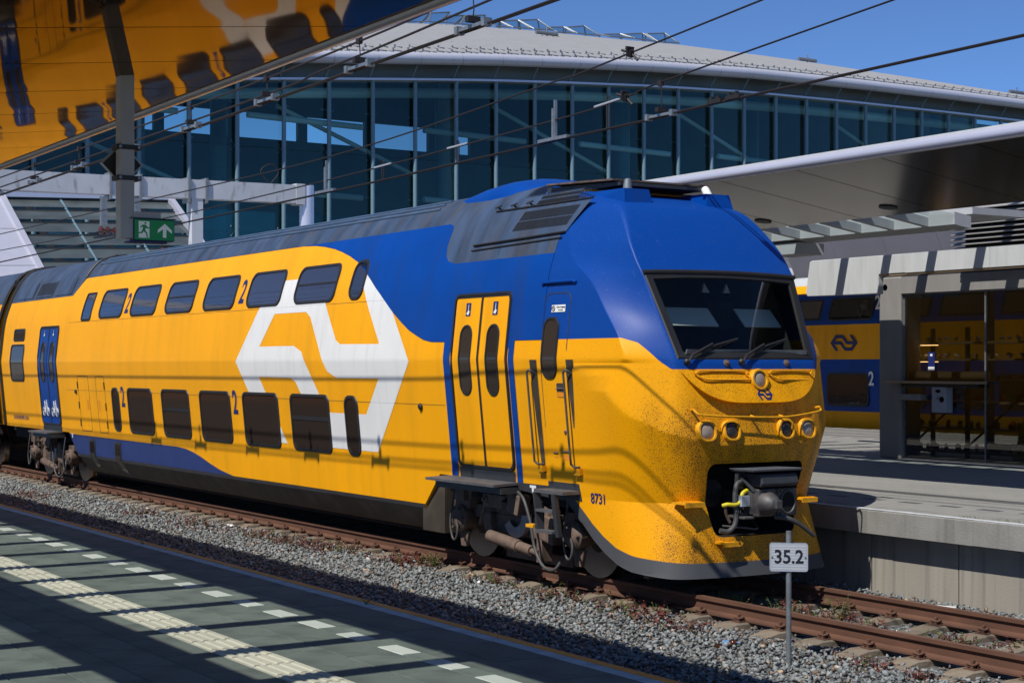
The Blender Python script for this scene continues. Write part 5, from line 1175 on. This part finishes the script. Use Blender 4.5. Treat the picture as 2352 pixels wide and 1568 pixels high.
# roof: rises from the eave to the ridge
def ridge(y): return float(np.interp(y, [-20,20,30,44,49.3,57.5,64,71,78,88,99,108], [20,24.6,25.9,27.15,27.6,28.0,28.15,28.4,28.42,28.2,27.95,27.7]))
RD = 26.
def roofz(y, t): return eave(y)+.15+(ridge(y)-eave(y)-.15)*min(t,1)**.88-max(0,t-1)*9
NR = 12; NY = 90; m = MB()
for i in range(NY+1):
    y = Y0+i*(nm_*MOD)/NY
    for k_ in range(NR+1): t = k_/NR*1.3; m.v.append((XF+.9-RD*t, y, roofz(y,t)))
for i in range(NY):
    for k_ in range(NR): a = i*(NR+1)+k_; m.f.append((a,a+NR+1,a+NR+2,a+1))
m.build('roof', 'hallroof', hall, True)
m = MB()
for i in range(250):
    y = Y0+i*.46; P_ = [Vector((XF+.9-RD*t, y, roofz(y,t)+.05)) for t in [q/8 for q in range(9)]]
    for a,b in zip(P_,P_[1:]):
        n_ = len(m.v); m.v += [tuple(a+Vector((0,-.04,-.06))),tuple(a+Vector((0,0,.07))),tuple(a+Vector((0,.04,-.06))),tuple(b+Vector((0,-.04,-.06))),tuple(b+Vector((0,0,.07))),tuple(b+Vector((0,.04,-.06)))]
        m.f += [(n_,n_+1,n_+4,n_+3),(n_+1,n_+2,n_+5,n_+4)]
kind(m.build('roof_seams', 'hallroof', hall), 'stuff')
for t in (.05,.11):
    m = MB()
    for i in range(120):
        y = Y0+i*.95; z = roofz(y,t)
        m.box(XF+.9-RD*t-.05,XF+.9-RD*t+.05,y,y+.9,z+.06,z+.10); m.box(XF+.9-RD*t-.05,XF+.9-RD*t+.05,y-.03,y+.03,z,z+.2)
    kind(m.build('snow_guard', 'galv', hall), 'stuff')
for y,t in ((52,.62),(76,.6),(97,.5)): MB().tube([(XF+.9-RD*t,y-.9,roofz(y,t)+.3),(XF+.9-RD*t,y+.9,roofz(y,t)+.3)], .14, 8).cyl((XF+.9-RD*t,y,roofz(y,t)),(XF+.9-RD*t,y,roofz(y,t)+.7),.05,n=6).build('roof_floodlight', 'galv', hall)
# roof lights standing on the ridge
RL = [((44.8,27.2),(46.1,27.4),(46.8,28.2),(45.3,28.0)),((46.1,27.4),(47.7,27.6),(48.4,28.45),(46.8,28.2)),((47.8,27.6),(49.2,27.7),(50.15,28.75),(48.5,28.5)),((49.2,27.7),(50.5,27.75),(51.4,28.65),(50.0,28.45)),((50.6,27.75),(52.5,27.85),(53.3,28.9),(51.5,28.65)),
 ((53.6,27.9),(54.9,28.0),(54.5,28.6),(53.7,28.45)),((55.1,28.0),(56.8,28.1),(56.2,28.85),(54.6,28.6)),((57.0,28.1),(58.8,28.2),(58.0,29.1),(56.3,28.85)),((59.2,28.1),(60.9,28.2),(60.45,28.8),(58.9,28.6)),((61.05,28.2),(63.2,28.25),(62.4,29.1),(60.7,28.8)),((64.2,28.3),(66.5,28.4),(65.9,28.85),(64.0,28.6)),((66.6,28.4),(68.8,28.4),(68.15,29.15),(66.15,28.85)),((68.9,28.4),(71.1,28.5),(70.4,29.4),(68.5,29.15))]
ORD = ['first','second','third','fourth','fifth','sixth','seventh','eighth','ninth','tenth','eleventh','twelfth','thirteenth']
for i,q4 in enumerate(RL):
    A = [Vector((XF-25+dx,y,z)) for (y,z),dx in zip(q4,(.5,.5,-.5,-.5))]
    q = thing('roof_light', 'tilted glass roof light on the hall ridge, %s from the mirrored canopy' % ORD[i], 'skylight', A[0], 'tilted glass roof lights along the hall ridge')
    MB().add(A, [(0,1,2,3)]).build('pane', 'clearglass', q); MB().tube(A, .06, 5, closed=True).build('frame', 'galv', q)
    MB().tube([A[2],A[1]+Vector((-1.8,0,-.1))], .06, 5).build('frame_strut', 'galv', q); MB().tube([A[3],A[0]+Vector((-1.8,0,-.1))], .06, 5).build('frame_strut', 'galv', q)
# interior seen through the glass
MB().box(XF-26,XF-25.6,Y0,107,5,18.2).box(XF-26,XF-25.6,Y0,107,20.0,26).box(XF-26,XF-25.6,52,107,18.2,20.0).build('back_wall', 'interior', hall)
for i in range(12): MB().box(XF-25.8,XF-25.4,Y0+i*5.3,Y0+i*5.3+.7,18.1,20.1).build('back_post', 'interior', hall)
MB().box(XF-26,XF-.8,Y0,107,5.2,5.7).build('hall_floor', 'interior', hall)
MB().box(XF-26,XF-.8,Y0-.4,Y0,5.2,17).build('end_wall', 'interior', hall)
MB().box(XF-1,XF-.4,Y0,107,4.6,5.78).build('floor_edge', 'whitemetal', hall)
MB().box(XF-18,XF-17,62,95,5.7,11.5).build('inner_block', 'brownwall', hall)
for i,(x,y) in enumerate(((-6,38.5),(-9,20),(-14,27),(-9,54),(-12,68),(-7,82),(-16,44))): MB().cyl((XF+x,y,5.6),(XF+x,y,22),.5,n=18).build('column', 'mullion' if i else 'louvre', hall, True)
for i in range(7):
    y = 12+i*14; MB().cyl((XF-3.2,y,eave(y)-2.0),(XF-5.5,y+10,eave(y)-5.0),.13,n=10).build('roof_tube', 'innerwhite', hall, True)
for z in (16.0,12.0,9.0):
    for i in range(8): MB().cyl((XF-2.6,2+i*11,z),(XF-2.6,9+i*11,z-.15),.17,n=10).build('duct', 'innerwhite', hall, True)
MB().cyl((XF-1.3,Y0,eave(Y0)-1.55),(XF-1.3,13,eave(13)-1.55),.3,n=10).tube([(XF-1.3,y,eave(y)-1.55) for y in range(13,107,6)], .3, 10).build('edge_duct', 'innerwhite', hall, True)
for i in range(5): MB().box(XF-3,XF-2.9,16+i*5.2,20.6+i*5.2,5.8,10.8).build('glass_partition', 'greenglass', hall)
for y,h in ((60,5.2),(66,5.8),(76,3.0)): MB().box(XF-7,XF-6.6,y,y+3.8,10.5,10.5+h).build('inner_screen', 'louvre', hall)
MB().lathe([(0,6),(4,5),(7,2.6),(8.4,0)], (XF-8,116,18), (0,0,1), 32).build('dome', 'whitemetal', None, True); tag(bpy.data.objects['dome'], 'small white rounded roof just beyond the station hall', 'dome')
# ------------------------------------------------------------ glazed stair roof, left
sg = thing('stair_roof', 'sloping glazed stair roof with white flank behind the steel gantry', 'stair roof', (-48,8,0))
TL, TR, BL, BR = Vector((-56,7.2,9.4)), Vector((-56,14.45,9.66)), Vector((-36,2.7,4.2)), Vector((-36,11.2,4.6))
TL, TR, BL, BR = Vector((-57,7.5,9.5)), Vector((-57,14.85,9.76)), Vector((-46,7.5,2.9)), Vector((-46,14.85,3.16))
# follow the slope seen: left edge drops towards the camera
def sp(u, v_, o=0): return (TL*(1-u)+TR*u)*(1-v_)+(BL*(1-u)+BR*u)*v_+Vector((.3,0,.95))*o
NRW = 11
for r_ in range(NRW):
    for c_ in range(3):
        a,b = c_/3+.006,(c_+1)/3-.006; p,q = r_/NRW+.004,(r_+1)/NRW-.012
        MB().add([sp(a,p,.02),sp(b,p,.02),sp(b,q,.10),sp(a,q,.10)], [(0,1,2,3)]).build('glass_pane', 'stairglass', sg)
    MB().bar(sp(0,r_/NRW),sp(1,r_/NRW),.10,.14).build('purlin', 'darkgrey', sg)
    for c_ in range(3): MB().bar(sp(c_/3+.14,r_/NRW+.02,-.2),sp(c_/3+.155,r_/NRW+.055,-.2),.12,.25).build('glass_bracket', 'louvre', sg)
for c_ in range(4): MB().bar(sp(c_/3,0,.0),sp(c_/3,1,.0),.09,.14).build('rafter', 'mullion', sg)
MB().add([sp(0,0,-3),sp(1,0,-3),sp(1,1,-3),sp(0,1,-3)], [(0,1,2,3)]).build('stair_lining', 'interior', sg)
MB().bar(sp(-.02,0,.1)+Vector((0,0,.2)),sp(1.02,0,.1)+Vector((0,0,.2)),.4,.5).build('head_beam', 'whitemetal', sg)
MB().bar(sp(1.01,0,.1),sp(1.01,1,.1),.25,.35).bar(sp(-.01,0,.1),sp(-.01,1,.1),.25,.3).build('edge_rail', 'whitemetal', sg)
for i in range(4):
    for j in range(3):
        a,b = -.02-j*.34,-.02-(j+1)*.34+.004; p,q = i/4,(i+1)/4-.003
        MB().add([sp(a,p,.15),sp(a,q,.15),sp(b,q,.15),sp(b,p,.15)], [(0,1,2,3)]).build('flank_panel', 'whitemetal', sg)
# ------------------------------------------------------------ overhead line gantry
ga = thing('catenary_gantry', 'weathered white steel beam gantry crossing behind the exit sign', 'gantry', (-33,6,0))
GX = -33.
MB().add([(GX,-16,7.70),(GX,10.35,7.98),(GX,10.35,7.42),(GX,-16,7.12),(GX-.4,-16,7.70),(GX-.4,10.35,7.98),(GX-.4,10.35,7.42),(GX-.4,-16,7.12)], [(0,3,2,1),(4,5,6,7),(0,1,5,4),(3,7,6,2),(1,2,6,5),(0,4,7,3)]).build('beam', 'gantry', ga)
MB().cyl((GX-.2,10.45,0),(GX-.2,10.45,8.0),.23,n=18).build('column', 'whitemetal', ga, True)
MB().box(GX-.42,GX+.02,10.0,10.3,7.38,8.02).build('end_plate', 'gantry', ga)
for y in (-.9,5.0,6.5,7.05,4.1): MB().box(GX-.46,GX+.06,y-.035,y+.035,7.18+y*.0105,8.0).build('clamp', 'galv', ga)
MB().box(GX-.3,GX-.02,6.6,6.95,5.6,7.4).build('drop_post', 'gantry', ga)
for y in (3.9,4.9): MB().box(GX-.1,GX+.05,y-.09,y+.09,6.45,7.28).build('hanger', 'galv', ga)
for j,(y0,n_) in enumerate(((3.75,5),(7.2,4))):
    pr2 = []
    for k_ in range(n_): pr2 += [(.05,k_*.2),(.12,k_*.2+.05),(.12,k_*.2+.09),(.05,k_*.2+.13)]
    MB().lathe(pr2, (GX,y0,6.3) if j == 0 else (GX,5.6,5.75), (0,1,0), 14).build('insulator', 'insul', ga, True)
MB().bar((GX,6.3,5.75),(GX,7.0,5.8),.06,.06).bar((GX-.1,6.5,5.82),(GX-.1,7.1,5.82),.05,.05).build('bracket', 'galv', ga)
MB().tube(bez([(GX-.2,9.2,8.0),(GX-.2,8.9,8.35),(GX-.2,9.25,8.6),(GX-.2,9.5,8.35),(GX-.2,9.25,8.0)],5), .02, 5).build('cable_loop', 'wire', ga)
# ------------------------------------------------------------ overhead wires
def wire(name, label, pts, r, grp=None):
    o = MB().tube(bez(pts, 8), r, 6).build(name, 'wire'); tag(o, label, 'wire', grp); return o
def clampset(x, y, z0, z1, parent):
    m = MB(); m.tube([(x,y,z1+.02),(x+.02,y,(z0+z1)/2),(x,y,z0+.06)], .006, 5).box(x-.035,x+.035,y-.02,y+.02,z1-.03,z1+.035).box(x-.03,x+.03,y-.06,y+.06,z0+.05,z0+.10); m.build('dropper', 'wire', parent)
    MB().box(x-.23,x+.23,y-.022,y+.022,z0+.0,z0+.03).box(x-.25,x-.20,y-.04,y+.04,z0-.02,z0+.05).box(x+.20,x+.25,y-.04,y+.04,z0-.02,z0+.05).build('clip', 'galv', parent)
def zl_(pts, x):
    pts = sorted(pts); return float(np.interp(x, [p[0] for p in pts], [p[1] for p in pts]))
YC = -4.33
ct1 = [(-40,5.08),(-16,5.15),(-6.1,5.205),(-1,5.265),(1.3,5.28),(4,5.30),(14,5.33)]
me1 = [(-40,5.40),(-11,5.44),(-8,5.45),(-2.8,5.49),(-.1,5.54),(1.7,5.61),(5.5,5.74),(14,6.0)]
cw = wire('contact_wire', 'double contact wire with clips passing close in front of the mirrored canopy', [(x,YC,z) for x,z in ct1], .0095)
MB().tube(bez([(x,YC+.05,z+.005) for x,z in ct1],8), .0095, 6).build('second_strand', 'wire', cw)
wire('messenger_wire', 'carrier wire from which the clipped double contact wire hangs', [(x,YC,z) for x,z in me1], .011)
for x in (-13.7,-11.6,-9.45,-7.32,-5.19,-3.0,-.82,1.30,3.45): clampset(x, YC, zl_(ct1,x), zl_(me1,x), cw)
wire('feeder_wire', 'plain cable without clips beside the mirrored canopy edge', [(-40,-3.82,5.45),(-7.6,-3.82,5.50),(-2.5,-3.82,5.58),(.6,-3.82,5.68),(2.9,-3.82,5.77),(14,-3.82,6.2)], .012)
YG = -.2
ctg = [(-32.9,5.0),(-19,5.08),(-9.7,5.12),(-3.6,5.19),(-1.5,5.21),(.2,5.24),(10,5.3)]
meg = [(-32.9,5.35),(-19,5.25),(-9.7,5.31),(-3.6,5.44),(-2.0,5.53),(-.6,5.66),(10,6.4)]
gw_ = wire('contact_wire', 'double contact wire running straight above the train roof', [(x,YG,z) for x,z in ctg], .0105)
MB().tube(bez([(x,YG+.06,z+.004) for x,z in ctg],8), .0095, 6).build('second_strand', 'wire', gw_)
fw_ = wire('messenger_wire', 'carrier wire with loop droppers above the train roof', [(x,YG,z) for x,z in meg], .0105)
ef_ = wire('feeder_wire', 'highest plain cable above the train, with one joint clamp', [(-32.9,YG,5.75),(-19,YG,5.69),(-9.7,YG,5.67),(-3.8,YG,5.91),(-1.9,YG,6.03),(10,YG,7.0)], .011)
for x in (-8.1,-5.93,-2.43):
    z0,z1 = zl_(ctg,x), zl_(meg,x); MB().tube(bez([(x-.03,YG,z0),(x-.03,YG,z1+.03),(x,YG,z1+.07),(x+.03,YG,z1+.03),(x+.03,YG,z0)],4), .009, 5).build('loop_dropper', 'wire', gw_)
    MB().tube([(x-.28,YG,zl_(meg,x-.28)),(x+.25,YG,zl_(meg,x+.25))], .015, 6).build('sleeve', 'signgrey', fw_)
for x in (-10.03,-3.59):
    z0 = zl_(ctg,x); MB().box(x-.02,x+.02,YG-.02,YG+.02,z0+.02,z0+.40).box(x+.03,x+.05,YG-.02,YG+.02,z0+.02,z0+.5).box(x-.32,x+.32,YG-.03,YG+.03,z0+.0,z0+.04).build('clip', 'galv', gw_)
clampset(-1.42, YG, zl_(ctg,-1.42), zl_(meg,-1.42), gw_)
for x,pts,par in ((-2.1,meg,fw_),(-2.0,[(-3.8,5.91),(-1.9,6.03)],ef_)):
    z = zl_(pts,x); MB().obox((x,YG,z),(.10,.05,.09),(.3,.4,0)).tube([(x-.12,YG-.03,z+.05),(x+.02,YG,z),(x+.12,YG+.02,z-.10)], .016, 5).obox((x+.02,YG-.02,z+.05),(.04,.1,.04),(0,.3,0)).build('joint_clamp', 'wire', par)
for x in (-.45,-.15): MB().box(x-.11,x+.11,YG-.03,YG+.05,zl_(ctg,x)+.0,zl_(ctg,x)+.045).box(x-.08,x-.05,YG-.02,YG+.02,zl_(ctg,x)+.04,zl_(ctg,x)+.08).box(x+.03,x+.06,YG-.02,YG+.02,zl_(ctg,x)+.04,zl_(ctg,x)+.08).build('splice', 'wire', gw_)
for i,(y,z0,z1) in enumerate(((4.6,6.3,5.2),(7.4,5.75,5.0),(4.3,5.6,4.6))):
    wire('anchor_wire', ('thin wire tied to the brown insulators under the gantry','thin wire tied to the gantry drop post','lowest thin wire crossing in front of the glazed stair roof')[i], [(GX,y,z0),(GX+6,y-2.5,(z0+z1)/2-.08),(GX+11,y-4.6,z1)], .02)
# ------------------------------------------------------------ hanging pole, exit sign, diamond sign
# ------------------------------------------------------------ hanging pole, exit sign, diamond sign
PX, PY = .85, -7.24
hp = thing('hanging_post', 'brown-grey square post hanging from the mirrored canopy', 'post', (PX,PY,4.58))
MB().box(PX-.057,PX+.057,PY-.057,PY+.057,3.39,4.70).build('post', 'polegrey', hp, bevel=.006)
MB().box(PX-.06,PX+.06,PY+.05,PY+.27,3.545,3.60).build('sign_arm', 'polegrey', hp)
for z in (4.10,3.86): MB().box(PX-.066,PX+.066,PY-.085,PY+.11,z-.018,z+.018).build('clamp_band', 'darkgrey', hp); MB().cyl((PX+.067,PY+.085,z),(PX+.085,PY+.085,z),.013,n=8).build('clamp_bolt', 'steel', hp); MB().cyl((PX+.067,PY-.065,z),(PX+.085,PY-.065,z),.013,n=8).build('clamp_bolt', 'steel', hp)
ds = thing('diamond_sign', 'back of a diamond shaped sign clamped to the hanging post', 'sign', (PX-.1,PY,3.98))
r_ = .165
Q = [(PX-.09,PY+r_,3.98),(PX-.09,PY,3.98+r_),(PX-.09,PY-r_,3.98),(PX-.09,PY,3.98-r_)]
MB().prism([Vector(q)-Vector((.012,0,0)) for q in Q], (.012,0,0)).build('plate', 'darkgrey', ds)
MB().tube([Vector(q)+Vector((.01,0,0)) for q in Q], .014, 4, closed=True).build('rim', 'gantry', ds)
MB().box(PX-.09,PX-.055,PY-.05,PY+.05,3.85,3.89).build('bracket', 'taupe', ds); MB().box(PX-.09,PX-.055,PY-.05,PY+.05,4.07,4.11).build('bracket', 'taupe', ds)
ex = thing('exit_sign', 'green emergency exit sign with running figure and arrow on the hanging post', 'sign', (PX,PY+.2,3.4))
sx = PX+.02; y0 = PY+.045; y1 = y0+.335; z0, z1 = 3.375, 3.545
MB().box(sx-.05,sx+.05,y0,y1,z0,z1).build('case', 'navy', ex, bevel=.004)
MB().box(sx-.06,sx+.06,y0-.03,y1+.01,z1+.001,z1+.007).build('cover', 'darkgrey', ex)
MB().box(sx-.05,sx+.05,y0-.04,y1-.06,z0-.018,z0-.004).build('tray', 'navy', ex)
MB().box(sx+.0505,sx+.055,y0+.006,y1-.006,z0+.006,z1-.006).build('face', 'green', ex)
def sgn(nm, poly, mat, off=.0565): 
    v,f = fill([poly]); flat_decal(nm, (v,f), lambda a,b: (sx+off, y0+.006+a*.323, z0+.006+b*.158), mat, ex)
sgn('doorway', [(.10,.10),(.37,.10),(.37,.92),(.10,.92)], 'exitwhite')
sgn('running_figure', [(.06,.30),(.07,.36),(.16,.38),(.20,.52),(.20,.66),(.15,.60),(.13,.62),(.19,.74),(.27,.75),(.33,.62),(.38,.63),(.38,.58),(.31,.56),(.28,.60),(.26,.48),(.31,.36),(.33,.16),(.36,.14),(.30,.12),(.28,.32),(.22,.42),(.19,.32)], 'green', .0575)
sgn('figure_head', [(.265+.025*math.cos(t*.5236),.83+.05*math.sin(t*.5236)) for t in range(12)], 'green', .0575)
sgn('arrow', [(.76,.84),(.94,.52),(.94,.36),(.80,.56),(.80,.14),(.71,.14),(.71,.56),(.58,.36),(.58,.52)], 'exitwhite')
# ------------------------------------------------------------ kilometre post
kx, ky = 2.38, -1.71
kp = thing('kilometre_post', 'grey kilometre plate reading 35.2 on a thin post in the ballast', 'sign', (kx,ky,-.3))
MB().cyl((kx,ky,-.32),(kx,ky,.93),.024,n=14).build('post', 'galv', kp, True)
def plate(cx, cy, cz, w_, h, rz, nm, mat, par, th=.006):
    R = Matrix.Rotation(rz,3,'Z'); pts = [Vector((cx,cy,cz))+R@Vector((0,a,b)) for a,b in rrect(-w_/2,w_/2,-h/2,h/2,.022,4,1)]
    return MB().prism(pts, R@Vector((th,0,0))).build(nm, mat, par), R
rz = math.radians(-40)
c0 = Vector((kx,ky,.70)); 
Rk = Matrix.Rotation(rz,3,'Z')
plate(*(c0+Rk@Vector((.026,0.0,0))), .335, .25, rz, 'plate', 'signgrey', kp)
plate(*(c0+Rk@Vector((-.032,0.0,0))), .335, .25, rz, 'back_plate', 'galv', kp)
MB().obox(c0+Rk@Vector((0,-.13,0)),(.05,.05,.02),(0,0,rz)).build('clamp', 'galv', kp)
v,f = text_polys('35.2', .165); flat_decal('lettering', (v,f), lambda a,b: tuple(c0+Rk@Vector((.034,a*.92,b+.0))), 'ink', kp)
m = MB()
for k_ in range(9): m.add([c0+Rk@Vector((.0326,a,-.105+k_*.025+b)) for a,b in ((-.15,0),(.15,0),(.15,.009),(-.15,.009))], [(0,1,2,3)])
m.build('reflective_bands', 'fascia', kp)
for a in (-.145,.145): MB().cyl(c0+Rk@Vector((.03,a,0)),c0+Rk@Vector((.038,a,0)),.008,n=8).build('screw', 'steel', kp)
# ------------------------------------------------------------ weeds
def weed(x, y, n_, h, red, sp_):
    n_ = int(n_*1.5); x0_, y0_ = x, y
    m = MB(); cols = []; rr = random.Random(int(x*100+y*10)); z = float(bedz(y))+.01
    for i in range(n_):
        bx, by = x+rr.gauss(0,sp_), y+rr.gauss(0,sp_*.45); hh = h*rr.uniform(.4,1.1); lx, ly = rr.uniform(-.5,.5)*hh, rr.uniform(-.5,.5)*hh
        c = (.15*rr.uniform(.6,1.3),.04,.03) if rr.random() < red else (.10*rr.uniform(.7,1.3),.11*rr.uniform(.8,1.3),.03)
        k0 = len(m.v); m.tube([(bx,by,z),(bx+lx*.5,by+ly*.5,z+hh*.6),(bx+lx,by+ly,z+hh)], [.004,.0035,.002], 3, caps=False); 
        for q in range(7):
            t = rr.uniform(.25,1); px_,py_,pz_ = bx+lx*t,by+ly*t,z+hh*t; a = rr.uniform(0,6.28); L_ = rr.uniform(.02,.045); w2 = L_*.4; dz = rr.uniform(-.2,.6)*L_
            d = Vector((math.cos(a),math.sin(a),0)); s = Vector((-d.y,d.x,0)); p = Vector((px_,py_,pz_))
            m.add([p, p+d*L_*.5+s*w2+Vector((0,0,dz*.5)), p+d*L_+Vector((0,0,dz)), p+d*L_*.5-s*w2+Vector((0,0,dz*.5))], [(0,1,2,3)])
        cols += [c]*(len(m.v)-k0)
    me = m.mesh('weed'); a = me.color_attributes.new('col','FLOAT_COLOR','POINT'); a.data.foreach_set('color', np.array([(*c,1) for c in cols],'f').ravel())
    o = obj_from('weed', me, 'weed'); return o
WD = [(-19.6,-2.1,60,.14,.9,.45),(-14.6,-1.55,50,.12,.85,.4),(-12.2,-1.5,60,.13,.85,.5),(-9.9,-1.35,60,.12,.6,.4),(-8.6,-1.3,90,.12,.7,.45),(-7.5,-1.25,70,.13,.8,.4),(-5.7,-1.15,90,.15,.85,.3),(-5.1,-1.05,20,.20,.2,.1),
      (-3.4,-1.2,26,.15,.5,.22),(-1.9,-1.25,40,.15,.6,.3),(-.6,-1.2,60,.14,.6,.35),(.1,-1.35,50,.10,.85,.35),(-.2,-.25,50,.2,.1,.16),(.5,.1,46,.16,.6,.22),(.85,.42,10,.22,.05,.05),(1.2,.25,26,.11,.8,.2),(2.6,.2,30,.11,.5,.25),(3.2,.5,24,.10,.5,.2),(2.9,-1.3,18,.10,.9,.15),(3.6,-1.35,14,.10,.9,.1)]
wn = [0,0]
for i,w in enumerate(WD):
    o = weed(*w)
    if w[1] > -.9: tag(o, 'small green-red weed between the two rails, %s ahead of the train nose' % ORDN[wn[1]], 'weed', 'weeds between the rails'); wn[1] += 1
    else: tag(o, 'low reddish weed clump in the stones beside the near rail, %s from the train rear' % ORDN[wn[0]], 'weed', 'weeds beside the near rail'); wn[0] += 1
for x,y in ((-.9,1.88),(1.3,1.9),(1.75,1.9),(2.2,1.9)):
    rr = random.Random(int(x*99)); m = MB()
    for k_ in range(26):
        a = rr.uniform(0,6.28); p = Vector((x+rr.gauss(0,.12),y+rr.gauss(0,.015),P+.002)); m.add([p,p+Vector((.006,0,0)),p+Vector((.02*math.cos(a),.02*math.sin(a),rr.uniform(.015,.04)))], [(0,1,2)])
    me = m.mesh('grass_tuft'); at = me.color_attributes.new('col','FLOAT_COLOR','POINT'); at.data.foreach_set('color', np.array([(.09,.11,.02,1)]*len(m.v),'f').ravel()); tag(obj_from('grass_tuft', me, 'weed'), 'tiny grass tuft in the joint behind the coping below the kiosk', 'grass', 'grass tufts along the coping')
for x in (-1.05,3.35):
    m = MB()
    for k_ in range(9): a = k_*.7; m.add([(x,-6.42,P),(x+.01,-6.42,P),(x+.07*math.cos(a),-6.42+.03*math.sin(a),P+.05)], [(0,1,2)])
    me = m.mesh('grass_tuft'); at = me.color_attributes.new('col','FLOAT_COLOR','POINT'); at.data.foreach_set('color', np.array([(.03,.09,.02,1)]*len(m.v),'f').ravel()); tag(obj_from('grass_tuft', me, 'weed'), 'green sprout growing out of the near platform edge', 'grass', 'sprouts on the near platform edge')
# ------------------------------------------------------------ litter and bottle
LT = [(-15.3,-1.2,.07,'crumpled white paper beside the rail near the rear bogie'),(-11.6,-1.15,.09,'crumpled white and black wrapper lying on the rail fastening'),(-6.35,-1.35,.07,'torn white paper in the stones by the red weeds'),(-5.3,-2.4,.08,'white tissue lying in the middle of the sunlit ballast'),(-3.5,-1.35,.06,'white paper scrap next to the weeds left of the front bogie'),
      (-3.1,-2.1,.05,'small white scrap in the ballast ahead of the front door'),(-1.3,-2.3,.035,'tiny white scrap in the middle ballast below the cab door'),(.55,-2.25,.03,'tiny pale scrap in the ballast left of the bottle'),(2.85,-1.55,.04,'small white paper just right of the kilometre post'),(4.25,-1.75,.08,'white paper scrap in the ballast farthest ahead of the train nose')]
for i,(x,y,s,l) in enumerate(LT):
    hv, hf = hull(300+i, 9, (s,s*.6,s*.45)); o = MB().add([(x+a,y+b,float(bedz(y))+.045+c) for a,b,c in hv.tolist()], hf.tolist()).build('litter', 'paper'); tag(o, l, 'litter')
o = MB().prism([(1.05,1.5,-.15),(1.35,1.56,-.14),(1.36,1.54,-.14),(1.06,1.48,-.15)], (0,0,.012)).build('litter', 'paper'); tag(o, 'thin white strip lying on stones at the platform wall', 'litter')
mt['amber'] = M('brown_bottle_glass', (.05,.015,.004), .06, spec=.8); mt['lblue'] = M('bottle_label', (.08,.2,.36), .5, var=.6, scale=60)
bt = thing('bottle', 'brown glass bottle with blue and white label lying in the ballast', 'bottle', (1.45,-1.66,-.24))
p0 = Vector((1.38,-1.66,-.215)); ax = Vector((.9,.45,.12)).normalized()
MB().lathe([(.0,0),(.03,.0),(.033,.01),(.033,.12),(.028,.145),(.014,.175),(.013,.215),(.015,.22),(.015,.232),(0,.232)], p0, ax, 18).build('glass', 'amber', bt, True)
MB().lathe([(.0335,.03),(.0335,.10)], p0, ax, 18).build('label', 'lblue', bt, True); MB().lathe([(.0145,.18),(.0145,.21)], p0, ax, 12).build('neck_label', 'lblue', bt, True)
o = MB().obox((1.5,-1.80,-.21),(.05,.03,.015),(.3,.2,.5)).build('bottle_shard', 'amber'); tag(o, 'broken brown glass piece beside the bottle', 'glass')
